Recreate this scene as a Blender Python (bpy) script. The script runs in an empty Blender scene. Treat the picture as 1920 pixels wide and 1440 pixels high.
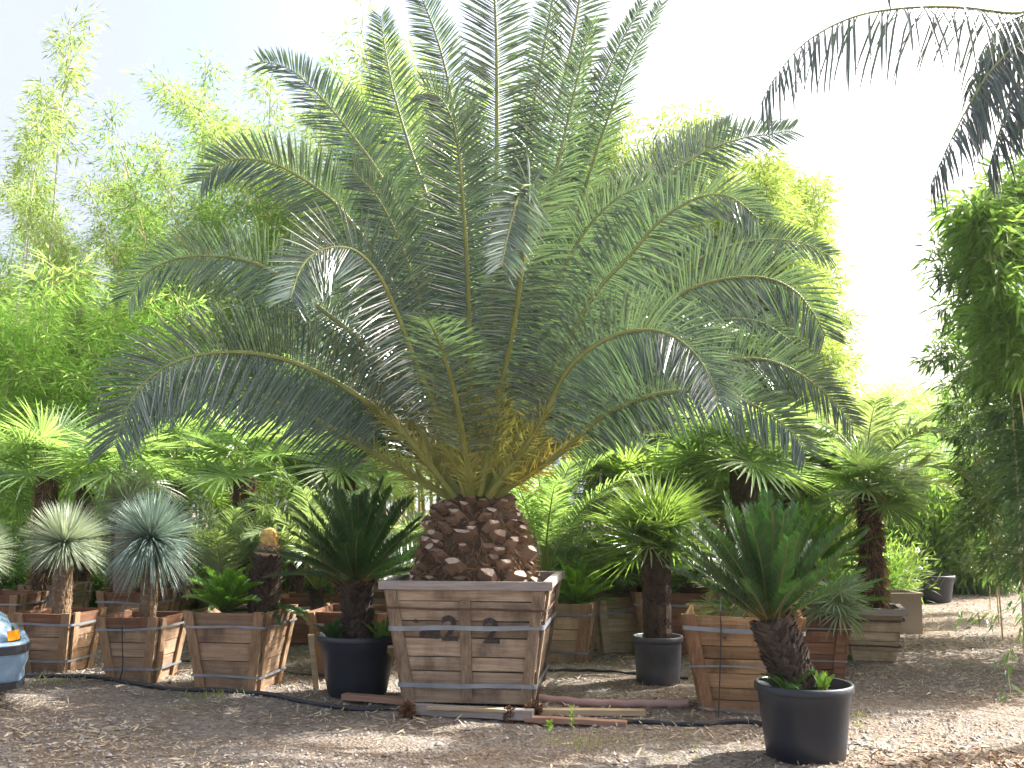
import bpy, math, random
import numpy as np
from mathutils import Vector, Matrix, Euler
random.seed(7); RNG = np.random.default_rng(7)
R = math.radians
SC = bpy.context.scene; COL = SC.collection

# ------------------------------------------------------------------ camera
CAMZ = 1.6; FPX = 1920.0; PITCH = math.atan(225/1920)
cam = bpy.data.objects.new('camera', bpy.data.cameras.new('camera')); COL.objects.link(cam)
cam.location = (0, 0, CAMZ); cam.rotation_euler = (math.pi/2 + PITCH, 0, 0)
cam.data.sensor_width = 36; cam.data.lens = 36; cam.data.clip_end = 600
SC.camera = cam
# ------------------------------------------------------------------ sky, sun, exposure
SUN_EL, SUN_AZ = R(41), R(64)           # azimuth measured from +Y (view direction) towards +X
SUNV = Vector((math.sin(SUN_AZ)*math.cos(SUN_EL), math.cos(SUN_AZ)*math.cos(SUN_EL), math.sin(SUN_EL)))
W = bpy.data.worlds.new('World'); SC.world = W; W.use_nodes = True
wn = W.node_tree; bg = wn.nodes['Background']
sky = wn.nodes.new('ShaderNodeTexSky'); sky.sky_type = 'NISHITA'; sky.sun_disc = False
sky.sun_elevation = SUN_EL; sky.sun_rotation = SUN_AZ; sky.air_density = 0.8; sky.dust_density = 9.0; sky.ozone_density = 1.0
pale = wn.nodes.new('ShaderNodeMix'); pale.data_type = 'RGBA'; pale.blend_type = 'LIGHTEN'; pale.inputs[0].default_value = 1
pale.inputs[7].default_value = (1.7, 1.85, 2.15, 1)      # brightness floor added to whiten the sky: no part is darker than this
wn.links.new(sky.outputs[0], pale.inputs[6]); wn.links.new(pale.outputs[2], bg.inputs[0]); bg.inputs[1].default_value = 0.14
sun = bpy.data.objects.new('sun', bpy.data.lights.new('sun', 'SUN')); COL.objects.link(sun)
sun.data.energy = 5.0; sun.data.angle = R(0.5); sun.data.color = (1.0, 0.98, 0.95)
sun.rotation_euler = SUNV.to_track_quat('Z', 'Y').to_euler()
SC.view_settings.view_transform = 'Standard'; SC.view_settings.look = 'None'
SC.view_settings.gamma = 1; SC.view_settings.use_curve_mapping = False
SC.view_settings.exposure = 1.85
SC.cycles.max_bounces = 6; SC.cycles.transparent_max_bounces = 8
SC.cycles.diffuse_bounces = 3; SC.cycles.transmission_bounces = 4
SC.cycles.sample_clamp_indirect = 6

# ------------------------------------------------------------------ picture geometry -> places in the world
cp, sp = math.cos(PITCH), math.sin(PITCH)
def ray(px, py):
    a = (px-960)/FPX; b = (720-py)/FPX
    return np.array([a, cp - b*sp, sp + b*cp])
def at(px, py, Y):
    r = ray(px, py); return np.array([0, 0, CAMZ]) + r*(Y/r[1])
def gp(px, py):
    r = ray(px, py); t = -CAMZ/r[2]; return np.array([0, 0, CAMZ]) + r*t
def scale_at(Y): return Y/FPX

# ------------------------------------------------------------------ mesh building
class MB:
    def __init__(s): s.v = []; s.li = []; s.lt = []; s.mi = []; s.n = 0
    def add(s, v, f, m=0):
        v = np.asarray(v, dtype=np.float64).reshape(-1, 3); f = np.asarray(f, dtype=np.int64)
        s.v.append(v); s.li.append((f + s.n).ravel()); s.lt.append(np.full(len(f), f.shape[1]))
        s.mi.append(np.full(len(f), m)); s.n += len(v)
    def mesh(s, name, mats, smooth=False):
        me = bpy.data.meshes.new(name)
        v = np.concatenate(s.v); li = np.concatenate(s.li); lt = np.concatenate(s.lt); mi = np.concatenate(s.mi)
        me.vertices.add(len(v)); me.vertices.foreach_set('co', v.ravel().astype(np.float32))
        me.loops.add(len(li)); me.loops.foreach_set('vertex_index', li.astype(np.int32))
        me.polygons.add(len(lt)); ls = np.concatenate([[0], np.cumsum(lt)[:-1]])
        me.polygons.foreach_set('loop_start', ls.astype(np.int32))
        me.polygons.foreach_set('material_index', mi.astype(np.int32))
        for m in mats: me.materials.append(m)
        me.update(calc_edges=True)
        me.polygons.foreach_set('use_smooth', np.full(len(lt), smooth)); me.update()
        return me
    def obj(s, name, mats, parent=None, smooth=False):
        return link(name, s.mesh(name, mats, smooth), parent)
def link(name, data, parent=None):
    o = bpy.data.objects.new(name, data); COL.objects.link(o)
    if parent: o.parent = parent
    return o
def tag(o, label, cat, group=None, kind=None):
    if label: o['label'] = label
    if cat: o['category'] = cat
    if group: o['group'] = group
    if kind: o['kind'] = kind
    return o
def thing(name, label, cat, loc=(0,0,0), rz=0, group=None):
    o = link(name, None); o.location = loc; o.rotation_euler = (0, 0, rz)
    return tag(o, label, cat, group)
def nrm(a): return a/np.maximum(np.linalg.norm(a, axis=-1, keepdims=True), 1e-9)

def tube(mb, path, rad, n=8, m=0, cap=True, flat=1.0, up=None):
    path = np.asarray(path, float); k = len(path); rad = np.broadcast_to(np.asarray(rad, float), (k,))
    T = nrm(np.gradient(path, axis=0)); ref = np.array([0, 0, 1.0]) if up is None else np.asarray(up, float)
    if up is None and abs(T[0] @ ref) > .9: ref = np.array([0, 1.0, 0])
    B = nrm(np.cross(T, ref)); N = np.cross(B, T)
    a = np.arange(n)*2*np.pi/n
    v = path[:, None] + rad[:, None, None]*(np.cos(a)[None, :, None]*B[:, None] + flat*np.sin(a)[None, :, None]*N[:, None])
    i = np.arange(k-1)[:, None]*n; j = np.arange(n)[None]; j2 = (j+1) % n
    f = np.stack([i+j, i+j2, i+n+j2, i+n+j], -1).reshape(-1, 4)
    mb.add(v, f, m)
    if cap:
        c = np.arange(n)[None]; mb.add(v[-1], c, m); mb.add(v[0], c[:, ::-1], m)
def lathe(mb, prof, n=40, m=0, c=(0,0,0)):
    prof = np.asarray(prof, float); a = np.arange(n)*2*np.pi/n
    v = np.stack([prof[:, 0, None]*np.cos(a), prof[:, 0, None]*np.sin(a), np.repeat(prof[:, 1, None], n, 1)], -1) + np.asarray(c)
    k = len(prof); i = np.arange(k-1)[:, None]*n; j = np.arange(n)[None]; j2 = (j+1) % n
    mb.add(v, np.stack([i+j, i+j2, i+n+j2, i+n+j], -1).reshape(-1, 4), m)
CUBEF = [(0,3,2,1),(4,5,6,7),(0,1,5,4),(1,2,6,5),(2,3,7,6),(3,0,4,7)]
def hexa(mb, v, m=0): mb.add(v, CUBEF, m)
def box(mb, c, s, m=0, rz=0):
    x, y, z = np.array(s)/2
    v = np.array([(-x,-y,-z),(x,-y,-z),(x,y,-z),(-x,y,-z),(-x,-y,z),(x,-y,z),(x,y,z),(-x,y,z)])
    ca, sa = math.cos(rz), math.sin(rz)
    v = v @ np.array([[ca, sa, 0], [-sa, ca, 0], [0, 0, 1]]) + np.array(c); hexa(mb, v, m)

PROF4 = ((0, .35, .72, 1), (.45, 1, .8, .06))
def blades(mb, o, d, n, L, Wd, droop=0, prof=PROF4, fold=.45, m=0, grav=(0,0,-1)):
    """M leaf blades at once: o origins, d directions, n upper normals"""
    o = np.asarray(o, float); d = nrm(np.asarray(d, float)); M = len(o)
    n = np.asarray(n, float); n = nrm(n - (n*d).sum(-1, keepdims=True)*d); w = np.cross(d, n)
    L = np.broadcast_to(L, (M,)); Wd = np.broadcast_to(Wd, (M,)); droop = np.broadcast_to(droop, (M,))
    s = np.array(prof[0]); h = np.array(prof[1]); S = len(s); g = np.asarray(grav, float)
    p = o[:, None] + d[:, None]*(L[:, None]*s)[..., None] + g*(droop[:, None]*L[:, None]*s**2)[..., None]
    hw = (Wd[:, None]*.5*h)[..., None]
    if fold is None:
        v = np.stack([p - w[:, None]*hw, p + w[:, None]*hw], 2); C = 2
    else:
        e = n[:, None]*hw*fold; v = np.stack([p - w[:, None]*hw + e, p, p + w[:, None]*hw + e], 2); C = 3
    b = (np.arange(M)*S*C)[:, None, None] + (np.arange(S-1)*C)[None, :, None] + np.arange(C-1)[None, None]
    f = np.stack([b, b+C, b+C+1, b+1], -1).reshape(-1, 4)
    mb.add(v, f, m)
def kites(mb, o, d, n, L, Wd, m=0, wpos=.4):
    o = np.asarray(o, float); d = nrm(d); n = nrm(n - (n*d).sum(-1, keepdims=True)*d); w = np.cross(d, n)
    L = np.asarray(L)[:, None]; Wd = np.asarray(Wd)[:, None]*.5
    v = np.stack([o, o + d*L*wpos - w*Wd, o + d*L, o + d*L*wpos + w*Wd], 1)
    mb.add(v, np.arange(len(o)*4).reshape(-1, 4), m)
def rdir(M, rng=RNG): return nrm(rng.normal(size=(M, 3)))

# ------------------------------------------------------------------ materials
def mat(name):
    m = bpy.data.materials.new(name); m.use_nodes = True; nt = m.node_tree
    return m, nt, nt.nodes['Principled BSDF'], nt.nodes['Material Output']
def N_(nt, t, **k):
    n = nt.nodes.new(t)
    for a, b in k.items(): setattr(n, a, b)
    return n
def ramp(nt, fac, stops):
    r = N_(nt, 'ShaderNodeValToRGB'); e = r.color_ramp.elements
    while len(e) < len(stops): e.new(.5)
    for q, (p, c) in zip(e, stops): q.position = p; q.color = (*c, 1)
    nt.links.new(fac, r.inputs[0]); return r.outputs[0]
def noise(nt, vec, scale, detail=4, rough=.6):
    n = N_(nt, 'ShaderNodeTexNoise'); n.inputs['Scale'].default_value = scale; n.inputs['Detail'].default_value = detail
    n.inputs['Roughness'].default_value = rough
    if vec is not None: nt.links.new(vec, n.inputs['Vector'])
    return n.outputs['Fac']
def mixc(nt, fac, a, b, mode='MIX'):
    n = N_(nt, 'ShaderNodeMix', data_type='RGBA', blend_type=mode)
    for s, v in ((0, fac), (6, a), (7, b)):
        if isinstance(v, bpy.types.NodeSocket): nt.links.new(v, n.inputs[s])
        else: n.inputs[s].default_value = v if s == 0 else (*v, 1)
    return n.outputs[2]
def mapping(nt, src, sc, loc=(0,0,0)):
    n = N_(nt, 'ShaderNodeMapping'); n.inputs['Scale'].default_value = sc; n.inputs['Location'].default_value = loc
    nt.links.new(src, n.inputs[0]); return n.outputs[0]
def bump(nt, h, strength, dist, bs):
    b = N_(nt, 'ShaderNodeBump'); b.inputs['Strength'].default_value = strength; b.inputs['Distance'].default_value = dist
    nt.links.new(h, b.inputs['Height']); nt.links.new(b.outputs[0], bs.inputs['Normal'])
def objc(nt): return N_(nt, 'ShaderNodeTexCoord').outputs['Object']

def leafmat(name, c0, c1, tcol, rough=.4, tm=.35, spec=.5, dead=None, deadamt=.03):
    """c0..c1 leaf colours (varying leaf by leaf), tcol light coming through the blade"""
    m, nt, bs, out = mat(name)
    g = N_(nt, 'ShaderNodeNewGeometry'); rnd = g.outputs['Random Per Island']
    col = ramp(nt, rnd, [(0, c0), (1, c1)])
    if dead:
        gt = N_(nt, 'ShaderNodeMath', operation='GREATER_THAN'); gt.inputs[1].default_value = 1-deadamt
        nt.links.new(rnd, gt.inputs[0]); col = mixc(nt, gt.outputs[0], col, dead)
    nz = noise(nt, objc(nt), 3.0, 2)
    col = mixc(nt, .35, col, ramp(nt, nz, [(.3, tuple(x*.6 for x in c0)), (.7, tuple(min(1, x*1.35) for x in c1))]))
    nt.links.new(col, bs.inputs['Base Color']); bs.inputs['Roughness'].default_value = rough
    bs.inputs['Specular IOR Level'].default_value = spec
    tr = N_(nt, 'ShaderNodeBsdfTranslucent')
    tc = mixc(nt, rnd, tuple(x*.75 for x in tcol), tuple(min(1, x*1.2) for x in tcol)); nt.links.new(tc, tr.inputs[0])
    mx = N_(nt, 'ShaderNodeMixShader'); mx.inputs[0].default_value = tm
    nt.links.new(bs.outputs[0], mx.inputs[1]); nt.links.new(tr.outputs[0], mx.inputs[2]); nt.links.new(mx.outputs[0], out.inputs[0])
    return m
def simple(name, c0, c1, sc=8, rough=.7, spec=.4, bmp=0, stretch=(1,1,1), metal=0):
    m, nt, bs, out = mat(name)
    v = mapping(nt, objc(nt), stretch); nz = noise(nt, v, sc, 5)
    nt.links.new(ramp(nt, nz, [(.3, c0), (.7, c1)]), bs.inputs['Base Color'])
    bs.inputs['Roughness'].default_value = rough; bs.inputs['Specular IOR Level'].default_value = spec; bs.inputs['Metallic'].default_value = metal
    if bmp: bump(nt, nz, .6, bmp, bs)
    return m
def woodmat(name, c_dark, c_mid, c_light, stretch):
    m, nt, bs, out = mat(name); oc = objc(nt)
    g = N_(nt, 'ShaderNodeNewGeometry'); rnd = g.outputs['Random Per Island']
    off = N_(nt, 'ShaderNodeVectorMath', operation='SCALE'); cmb = N_(nt, 'ShaderNodeCombineXYZ')
    for i in range(3): nt.links.new(rnd, cmb.inputs[i])
    nt.links.new(cmb.outputs[0], off.inputs[0]); off.inputs['Scale'].default_value = 37
    ad = N_(nt, 'ShaderNodeVectorMath', operation='ADD'); nt.links.new(oc, ad.inputs[0]); nt.links.new(off.outputs[0], ad.inputs[1])
    v = mapping(nt, ad.outputs[0], stretch)
    grain = noise(nt, v, 5, 8, .7)
    col = ramp(nt, grain, [(.25, c_dark), (.5, c_mid), (.75, c_light)])
    tone = ramp(nt, rnd, [(0, (.5, .44, .40)), (.5, (.9, .88, .86)), (1, (1.12, 1.1, 1.08))])
    col = mixc(nt, 1.0, col, tone, 'MULTIPLY')
    st = noise(nt, mapping(nt, ad.outputs[0], (1, 1, .6)), 3.2, 5, .65)
    col = mixc(nt, ramp(nt, st, [(.48, (0, 0, 0)), (.7, (.75, .75, .75))]), col, tuple(x*.42 for x in c_dark))
    # knots
    vo = N_(nt, 'ShaderNodeTexVoronoi'); vo.inputs['Scale'].default_value = 4.0; nt.links.new(ad.outputs[0], vo.inputs['Vector'])
    col = mixc(nt, ramp(nt, vo.outputs['Distance'], [(.04, (.85, .85, .85)), (.1, (0, 0, 0))]), col, tuple(x*.3 for x in c_dark))
    nt.links.new(col, bs.inputs['Base Color']); bs.inputs['Roughness'].default_value = .78; bs.inputs['Specular IOR Level'].default_value = .25
    bump(nt, grain, .5, .004, bs)
    return m

M = {}
M['phoenix'] = leafmat('phoenix_leaflet', (.028,.056,.045), (.076,.118,.094), (.21,.35,.10), .24, .19, 1.0, dead=(.3,.25,.1), deadamt=.008)
M['phoenix_rachis'] = simple('phoenix_rachis', (.13,.17,.035), (.24,.25,.07), 6, .45, .5)
M['spine'] = leafmat('phoenix_spine', (.18,.21,.06), (.36,.34,.10), (.5,.45,.08), .5, .2)
M['spine_y'] = leafmat('phoenix_spine_yellow', (.38,.32,.06), (.52,.42,.09), (.6,.5,.09), .5, .35)
M['cycad'] = leafmat('cycad_leaflet', (.014,.045,.016), (.03,.08,.022), (.10,.28,.03), .30, .15, .5)
M['cycad_bright'] = leafmat('cycad_leaflet_young', (.05,.14,.02), (.10,.23,.03), (.28,.55,.04), .38, .35, .5)
M['cycad_rachis'] = simple('cycad_rachis', (.07,.09,.02), (.16,.16,.05), 8, .5)
M['fan'] = leafmat('fan_segment', (.06,.13,.035), (.14,.23,.07), (.36,.55,.12), .26, .44, 1.0)
M['fan_grey'] = leafmat('fan_segment_grey', (.10,.17,.08), (.2,.27,.15), (.35,.48,.12), .4, .3, .6)
M['fan_dark'] = leafmat('fan_segment_dark', (.045,.10,.03), (.09,.16,.045), (.36,.55,.08), .34, .36, .7)
M['pale'] = leafmat('pale_leaflet', (.10,.17,.07), (.2,.28,.13), (.42,.55,.15), .33, .35, .7)
M['petiole'] = simple('petiole', (.09,.15,.03), (.2,.24,.07), 8, .45)
M['yucca'] = leafmat('yucca_blade', (.19,.25,.17), (.40,.46,.33), (.45,.5,.28), .42, .22, .5)
M['yucca_blue'] = leafmat('yucca_blade_blue', (.11,.17,.15), (.25,.33,.28), (.32,.42,.28), .42, .18, .5)
M['bamboo'] = leafmat('bamboo_leaf', (.12,.21,.04), (.26,.34,.09), (.38,.52,.13), .45, .5, .4)
M['bamboo_dk'] = leafmat('bamboo_leaf_deep', (.05,.13,.025), (.13,.24,.05), (.30,.50,.08), .42, .48, .5)
M['bamboo_sky'] = leafmat('bamboo_leaf_backlit', (.13,.22,.04), (.28,.35,.08), (.34,.46,.08), .5, .42, .3)
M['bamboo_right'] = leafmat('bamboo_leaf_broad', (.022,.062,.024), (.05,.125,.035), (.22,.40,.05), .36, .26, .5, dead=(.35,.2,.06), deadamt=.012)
M['fern'] = leafmat('bamboo_leaf_feathery', (.2,.35,.07), (.34,.5,.13), (.5,.78,.16), .5, .6, .4)
M['shrub'] = leafmat('shrub_leaf', (.03,.09,.02), (.08,.18,.03), (.25,.48,.05), .4, .35, .5)
M['far'] = leafmat('far_tree_leaf', (.08,.16,.04), (.18,.28,.07), (.4,.6,.12), .5, .4)
M['queen'] = leafmat('queen_leaflet', (.03,.05,.06), (.06,.085,.10), (.12,.2,.06), .4, .12)  # blue cast of the glare is put into the leaf colour
M['grass'] = leafmat('grass_blade', (.12,.18,.04), (.3,.3,.1), (.4,.5,.1), .5, .4)
M['culm'] = simple('bamboo_culm', (.34,.30,.12), (.55,.48,.26), 4, .4, .5, stretch=(1,1,.3))
M['culm_grey'] = simple('bamboo_culm_grey', (.28,.27,.2), (.42,.4,.3), 4, .5, .4, stretch=(1,1,.3))
M['fiber'] = simple('palm_fibre', (.028,.021,.016), (.10,.07,.048), 14, .9, .1, .02, (1,1,.4))
M['hair'] = leafmat('palm_hair', (.10,.06,.03), (.32,.2,.1), (.3,.18,.08), .8, .15, .1)
M['scale'] = leafmat('cycad_trunk_scale', (.018,.014,.012), (.11,.085,.07), (.05,.03,.02), .85, .03, .15)
M['boot'] = leafmat('palm_boot', (.09,.058,.042), (.25,.165,.115), (.1,.05,.03), .75, .03, .25)
M['bootcut'] = simple('palm_boot_cut', (.22,.16,.12), (.52,.43,.35), 30, .8, .2)
M['bark'] = simple('yucca_bark', (.10,.07,.05), (.27,.2,.14), 18, .9, .15, .02, (1,1,2.5))
M['barkgreen'] = simple('palm_ringed_bark', (.12,.11,.08), (.3,.27,.2), 15, .85, .2, .015, (1,1,3))
M['wood_grey'] = woodmat('weathered_planks', (.17,.12,.085), (.34,.26,.185), (.50,.405,.305), (.5,.5,9))
M['wood_grey_v'] = woodmat('weathered_battens', (.12,.085,.06), (.26,.19,.13), (.40,.31,.23), (9,9,.5))
M['wood_brown'] = woodmat('brown_planks', (.17,.11,.07), (.32,.22,.145), (.45,.33,.225), (.5,.5,9))
M['wood_brown_v'] = woodmat('brown_battens', (.17,.105,.06), (.31,.20,.115), (.44,.30,.18), (9,9,.5))
M['wood_tan'] = woodmat('tan_planks', (.17,.10,.05), (.34,.215,.115), (.47,.33,.19), (.5,.5,9))
M['wood_tan_v'] = woodmat('tan_battens', (.15,.08,.04), (.27,.15,.08), (.40,.25,.14), (9,9,.5))
M['wood_red'] = woodmat('reddish_planks', (.12,.055,.033), (.24,.125,.075), (.36,.21,.13), (.5,.5,9))
M['wood_pale'] = woodmat('pale_planks', (.26,.2,.12), (.44,.35,.22), (.56,.46,.31), (.5,.5,9))
M['rail'] = simple('grey_rim_board', (.22,.19,.17), (.36,.32,.3), 6, .8, .2, .003, (.6,.6,6))
M['band'] = simple('steel_band', (.16,.18,.2), (.27,.30,.33), 5, .45, .5, metal=.35)
M['rust'] = simple('rusty_band', (.05,.03,.022), (.13,.07,.045), 9, .8, .3)
M['soil'] = simple('soil', (.03,.022,.016), (.09,.065,.045), 12, .95, .1, .03)
M['pot'] = simple('black_plastic', (.010,.014,.022), (.020,.026,.038), 3, .42, .5)  # bluish cast of the shade mixed into the black
M['pot_grey'] = simple('faded_plastic', (.04,.043,.05), (.075,.078,.085), 3, .5, .4)
M['planter'] = simple('beige_planter', (.30,.24,.18), (.38,.31,.24), 2, .6, .3)
M['cone'] = simple('cycad_cone', (.5,.33,.10), (.72,.55,.24), 40, .8, .2, .01)
M['conebase'] = simple('cycad_cone_base', (.34,.2,.12), (.6,.42,.3), 40, .85, .2, .01)
M['black'] = simple('black_paint', (.022,.02,.02), (.085,.075,.068), 45, .7, .2)
M['hose'] = simple('hose_rubber', (.014,.015,.017), (.035,.036,.04), 6, .5, .4)
M['board_red'] = simple('reddish_board', (.24,.13,.09), (.38,.24,.17), 5, .75, .2, .002, (.5,.5,8))
M['board_tan'] = simple('tan_board', (.34,.25,.15), (.5,.4,.26), 5, .75, .2, .002, (.5,.5,8))
M['pink'] = simple('pinkish_pipe', (.28,.17,.15), (.38,.25,.22), 3, .55, .4)
M['straw'] = leafmat('dry_leaf', (.2,.15,.09), (.6,.5,.36), (.4,.3,.15), .75, .12, .2)
M['stone'] = leafmat('gravel_stone', (.12,.11,.1), (.38,.35,.31), (.1,.1,.1), .8, .0, .3)
M['mulch'] = leafmat('mulch_chip', (.07,.035,.02), (.22,.12,.065), (.1,.05,.02), .85, .03, .15)

# ------------------------------------------------------------------ ground
def gheight(x, y):
    h = .012*np.sin(x*1.3+y*.7)+.010*np.sin(x*2.9-y*2.1+1)+.008*np.sin(x*6.1+y*5.3)
    mound = .20*np.exp(-(((x-3.35)/1.0)**2 + ((y-5.35)/.7)**2))
    return h + mound
def ground():
    def axis(a, b, c, n1, n2):
        return np.concatenate([np.linspace(a, b, n1, endpoint=False), np.linspace(b, c, n2)])
    xs = np.concatenate([-np.geomspace(260, 12, 18), np.linspace(-11.6, 11.6, 260), np.geomspace(12, 260, 18)])
    ys = np.concatenate([-np.geomspace(120, 3, 12), np.linspace(-2.5, 24, 300), np.geomspace(24.5, 420, 18)])
    X, Y = np.meshgrid(xs, ys); Z = gheight(X, Y)*np.clip((60-np.abs(X))/40, 0, 1)
    Z += np.where((np.abs(X) < 12) & (Y < 24) & (Y > 0), RNG.normal(0, .004, X.shape), 0)
    nx, ny = len(xs), len(ys); i = np.arange(ny-1)[:, None]*nx + np.arange(nx-1)[None]
    mb = MB(); mb.add(np.stack([X, Y, Z], -1), np.stack([i, i+1, i+nx+1, i+nx], -1).reshape(-1, 4))
    m, nt, bs, out = mat('gravelly_dirt'); oc = objc(nt)
    big = noise(nt, oc, .55, 6, .65); fine = noise(nt, oc, 22, 6, .7)
    col = ramp(nt, fine, [(.28, (.065,.054,.044)), (.5, (.16,.133,.108)), (.72, (.32,.28,.23))])
    col = mixc(nt, ramp(nt, big, [(.4, (0,0,0)), (.65, (.8,.8,.8))]), col, ramp(nt, fine, [(.3, (.11,.075,.05)), (.7, (.28,.21,.15))]))
    vo = N_(nt, 'ShaderNodeTexVoronoi'); vo.inputs['Scale'].default_value = 42; nt.links.new(oc, vo.inputs['Vector'])
    peb = ramp(nt, vo.outputs['Color'], [(.2, (.09,.08,.07)), (.8, (.32,.29,.25))])
    col = mixc(nt, ramp(nt, noise(nt, oc, 1.3, 4), [(.45, (0,0,0)), (.6, (.6,.6,.6))]), col, peb)
    nt.links.new(col, bs.inputs['Base Color']); bs.inputs['Roughness'].default_value = .95; bs.inputs['Specular IOR Level'].default_value = .1
    ad = N_(nt, 'ShaderNodeMath', operation='SUBTRACT'); nt.links.new(fine, ad.inputs[0]); nt.links.new(vo.outputs['Distance'], ad.inputs[1])
    bump(nt, ad.outputs[0], .8, .02, bs)
    o = mb.obj('ground', [m], smooth=True); o['kind'] = 'structure'
ground()
def scatter(n, x0, x1, y0, y1, mask=None):
    # denser near the camera
    u = RNG.random(n); y = y0*(y1/y0)**u; x = (RNG.random(n)*(x1-x0)+x0)*(.55+.55*y/y1)
    if mask is not None:
        k = mask(x, y); x, y = x[k], y[k]
    return x, y, gheight(x, y)
def litter():
    # dry leaves and straw
    def msk(x, y):
        f = np.sin(x*1.1+y*1.7)+np.sin(x*.6-y*2.3+2)+np.sin(x*2.7+y*3.9)
        return RNG.random(len(x)) < np.clip(.42+.36*f, .05, 1)
    x, y, z = scatter(66000, -8, 9, 4.4, 19, msk); k = len(x); mb = MB()
    d = rdir(k); d[:, 2] = RNG.normal(0, .18, k); n = np.tile([0, 0, 1.0], (k, 1)) + RNG.normal(0, .35, (k, 3))
    blades(mb, np.stack([x, y, z+.006+RNG.random(k)*.01], -1), d, n, RNG.uniform(.02, .10, k), RNG.uniform(.004, .016, k), 0, ((0, .5, 1), (.4, 1, .2)), None)
    tag(mb.obj('leaf_litter', [M['straw']]), 'pale dry leaves and straw scattered over the dirt ground', 'leaf litter', kind='stuff')
    # gravel
    x, y, z = scatter(46000, -8, 8, 4.4, 17, lambda x, y: RNG.random(len(x)) < np.clip(.5+.5*np.sin(x*.9+y*2.3+1)+.3*np.sin(x*2.2-y*1.4), .12, 1)); k = len(x); mb = MB()
    tpl = np.array([(1,0,0),(.5,.87,0),(-.5,.87,0),(-1,0,0),(-.5,-.87,0),(.5,-.87,0),(.45,.1,.62),(-.2,.4,.58),(-.2,-.4,.6)], float)
    tf = np.array([(0,1,6),(1,7,6),(1,2,7),(2,3,7),(3,8,7),(3,4,8),(4,5,8),(5,6,8),(5,0,6),(6,7,8)])
    s = RNG.gamma(3, .0022, k)+.003; a = RNG.random(k)*6.28
    v = tpl[None]*(s[:, None]*(.7+RNG.random((k, 9))*.6))[..., None]
    ca, sa = np.cos(a)[:, None], np.sin(a)[:, None]
    v = np.stack([v[..., 0]*ca - v[..., 1]*sa, v[..., 0]*sa + v[..., 1]*ca, v[..., 2]], -1) + np.stack([x, y, z+s*.3], -1)[:, None]
    mb.add(v, (tf[None]+np.arange(k)[:, None, None]*9).reshape(-1, 3))
    tag(mb.obj('gravel', [M['stone']]), 'grey gravel stones lying loose on the dirt', 'gravel', kind='stuff')
    # mulch
    k = 9000; x = RNG.normal(3.35, 1.0, k); y = RNG.normal(5.4, .6, k); z = gheight(x, y); mb = MB(); d = rdir(k); d[:, 2] *= .35
    blades(mb, np.stack([x, y, z+.01], -1), d, rdir(k), RNG.uniform(.02, .07, k), RNG.uniform(.005, .016, k), 0, ((0, .5, 1), (.6, 1, .5)), None)
    tag(mb.obj('mulch', [M['mulch']]), 'reddish brown mulch heaped at the right foreground', 'mulch', kind='stuff')
litter()
def weeds():
    mb = MB()
    for px, py, n, h, sp_ in ((1085,1395,60,.08,.16),(1150,1390,45,.07,.2),(130,1282,50,.1,.2),(60,1285,30,.09,.1),(395,1310,50,.12,.12),(460,1290,24,.13,.06),(380,1330,40,.07,.2),(1580,1350,50,.07,.12),(1560,1370,30,.05,.12),(250,1278,30,.08,.3),(1330,1405,40,.05,.25),(720,1330,20,.05,.15)):
        c = gp(px, py); x = c[0]+RNG.normal(0, sp_, n); y = c[1]+RNG.normal(0, sp_*.8, n)
        d = np.stack([RNG.normal(0, .5, n), RNG.normal(0, .5, n), np.ones(n)], -1)
        blades(mb, np.stack([x, y, gheight(x, y)], -1), d, rdir(n), RNG.uniform(.4, 1.1, n)*h, .006, .2, fold=None)
    tag(mb.obj('weeds', [M['grass']]), 'thin tufts of grass and weeds in the dirt by the boxes', 'weeds', kind='stuff')
    # one small leafy weed in front of the big box
    for lab, px, py, h in (('leafy green weed sprouting in the dirt in front of the big crate', 1072, 1372, .17), ('tiny weed sprig left of the leafy weed', 1030, 1378, .09)):
        c = gp(px, py); t = thing('weed_sprig', lab, 'weed', tuple(c)); mb = MB()
        tube(mb, [(0,0,0), (.01,0,h*.5), (.0,.01,h)], [.003,.002,.001], 5, 0)
        n = 26; z = RNG.uniform(.25, 1, n)*h; d = rdir(n); d[:, 2] = .5
        blades(mb, np.stack([z*0, z*0, z], -1), d, rdir(n)+[0,0,1.], .035, .016, .1, fold=.2, m=1)
        mb.obj('stem', [M['petiole'], M['fern']], t)
weeds()

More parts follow.
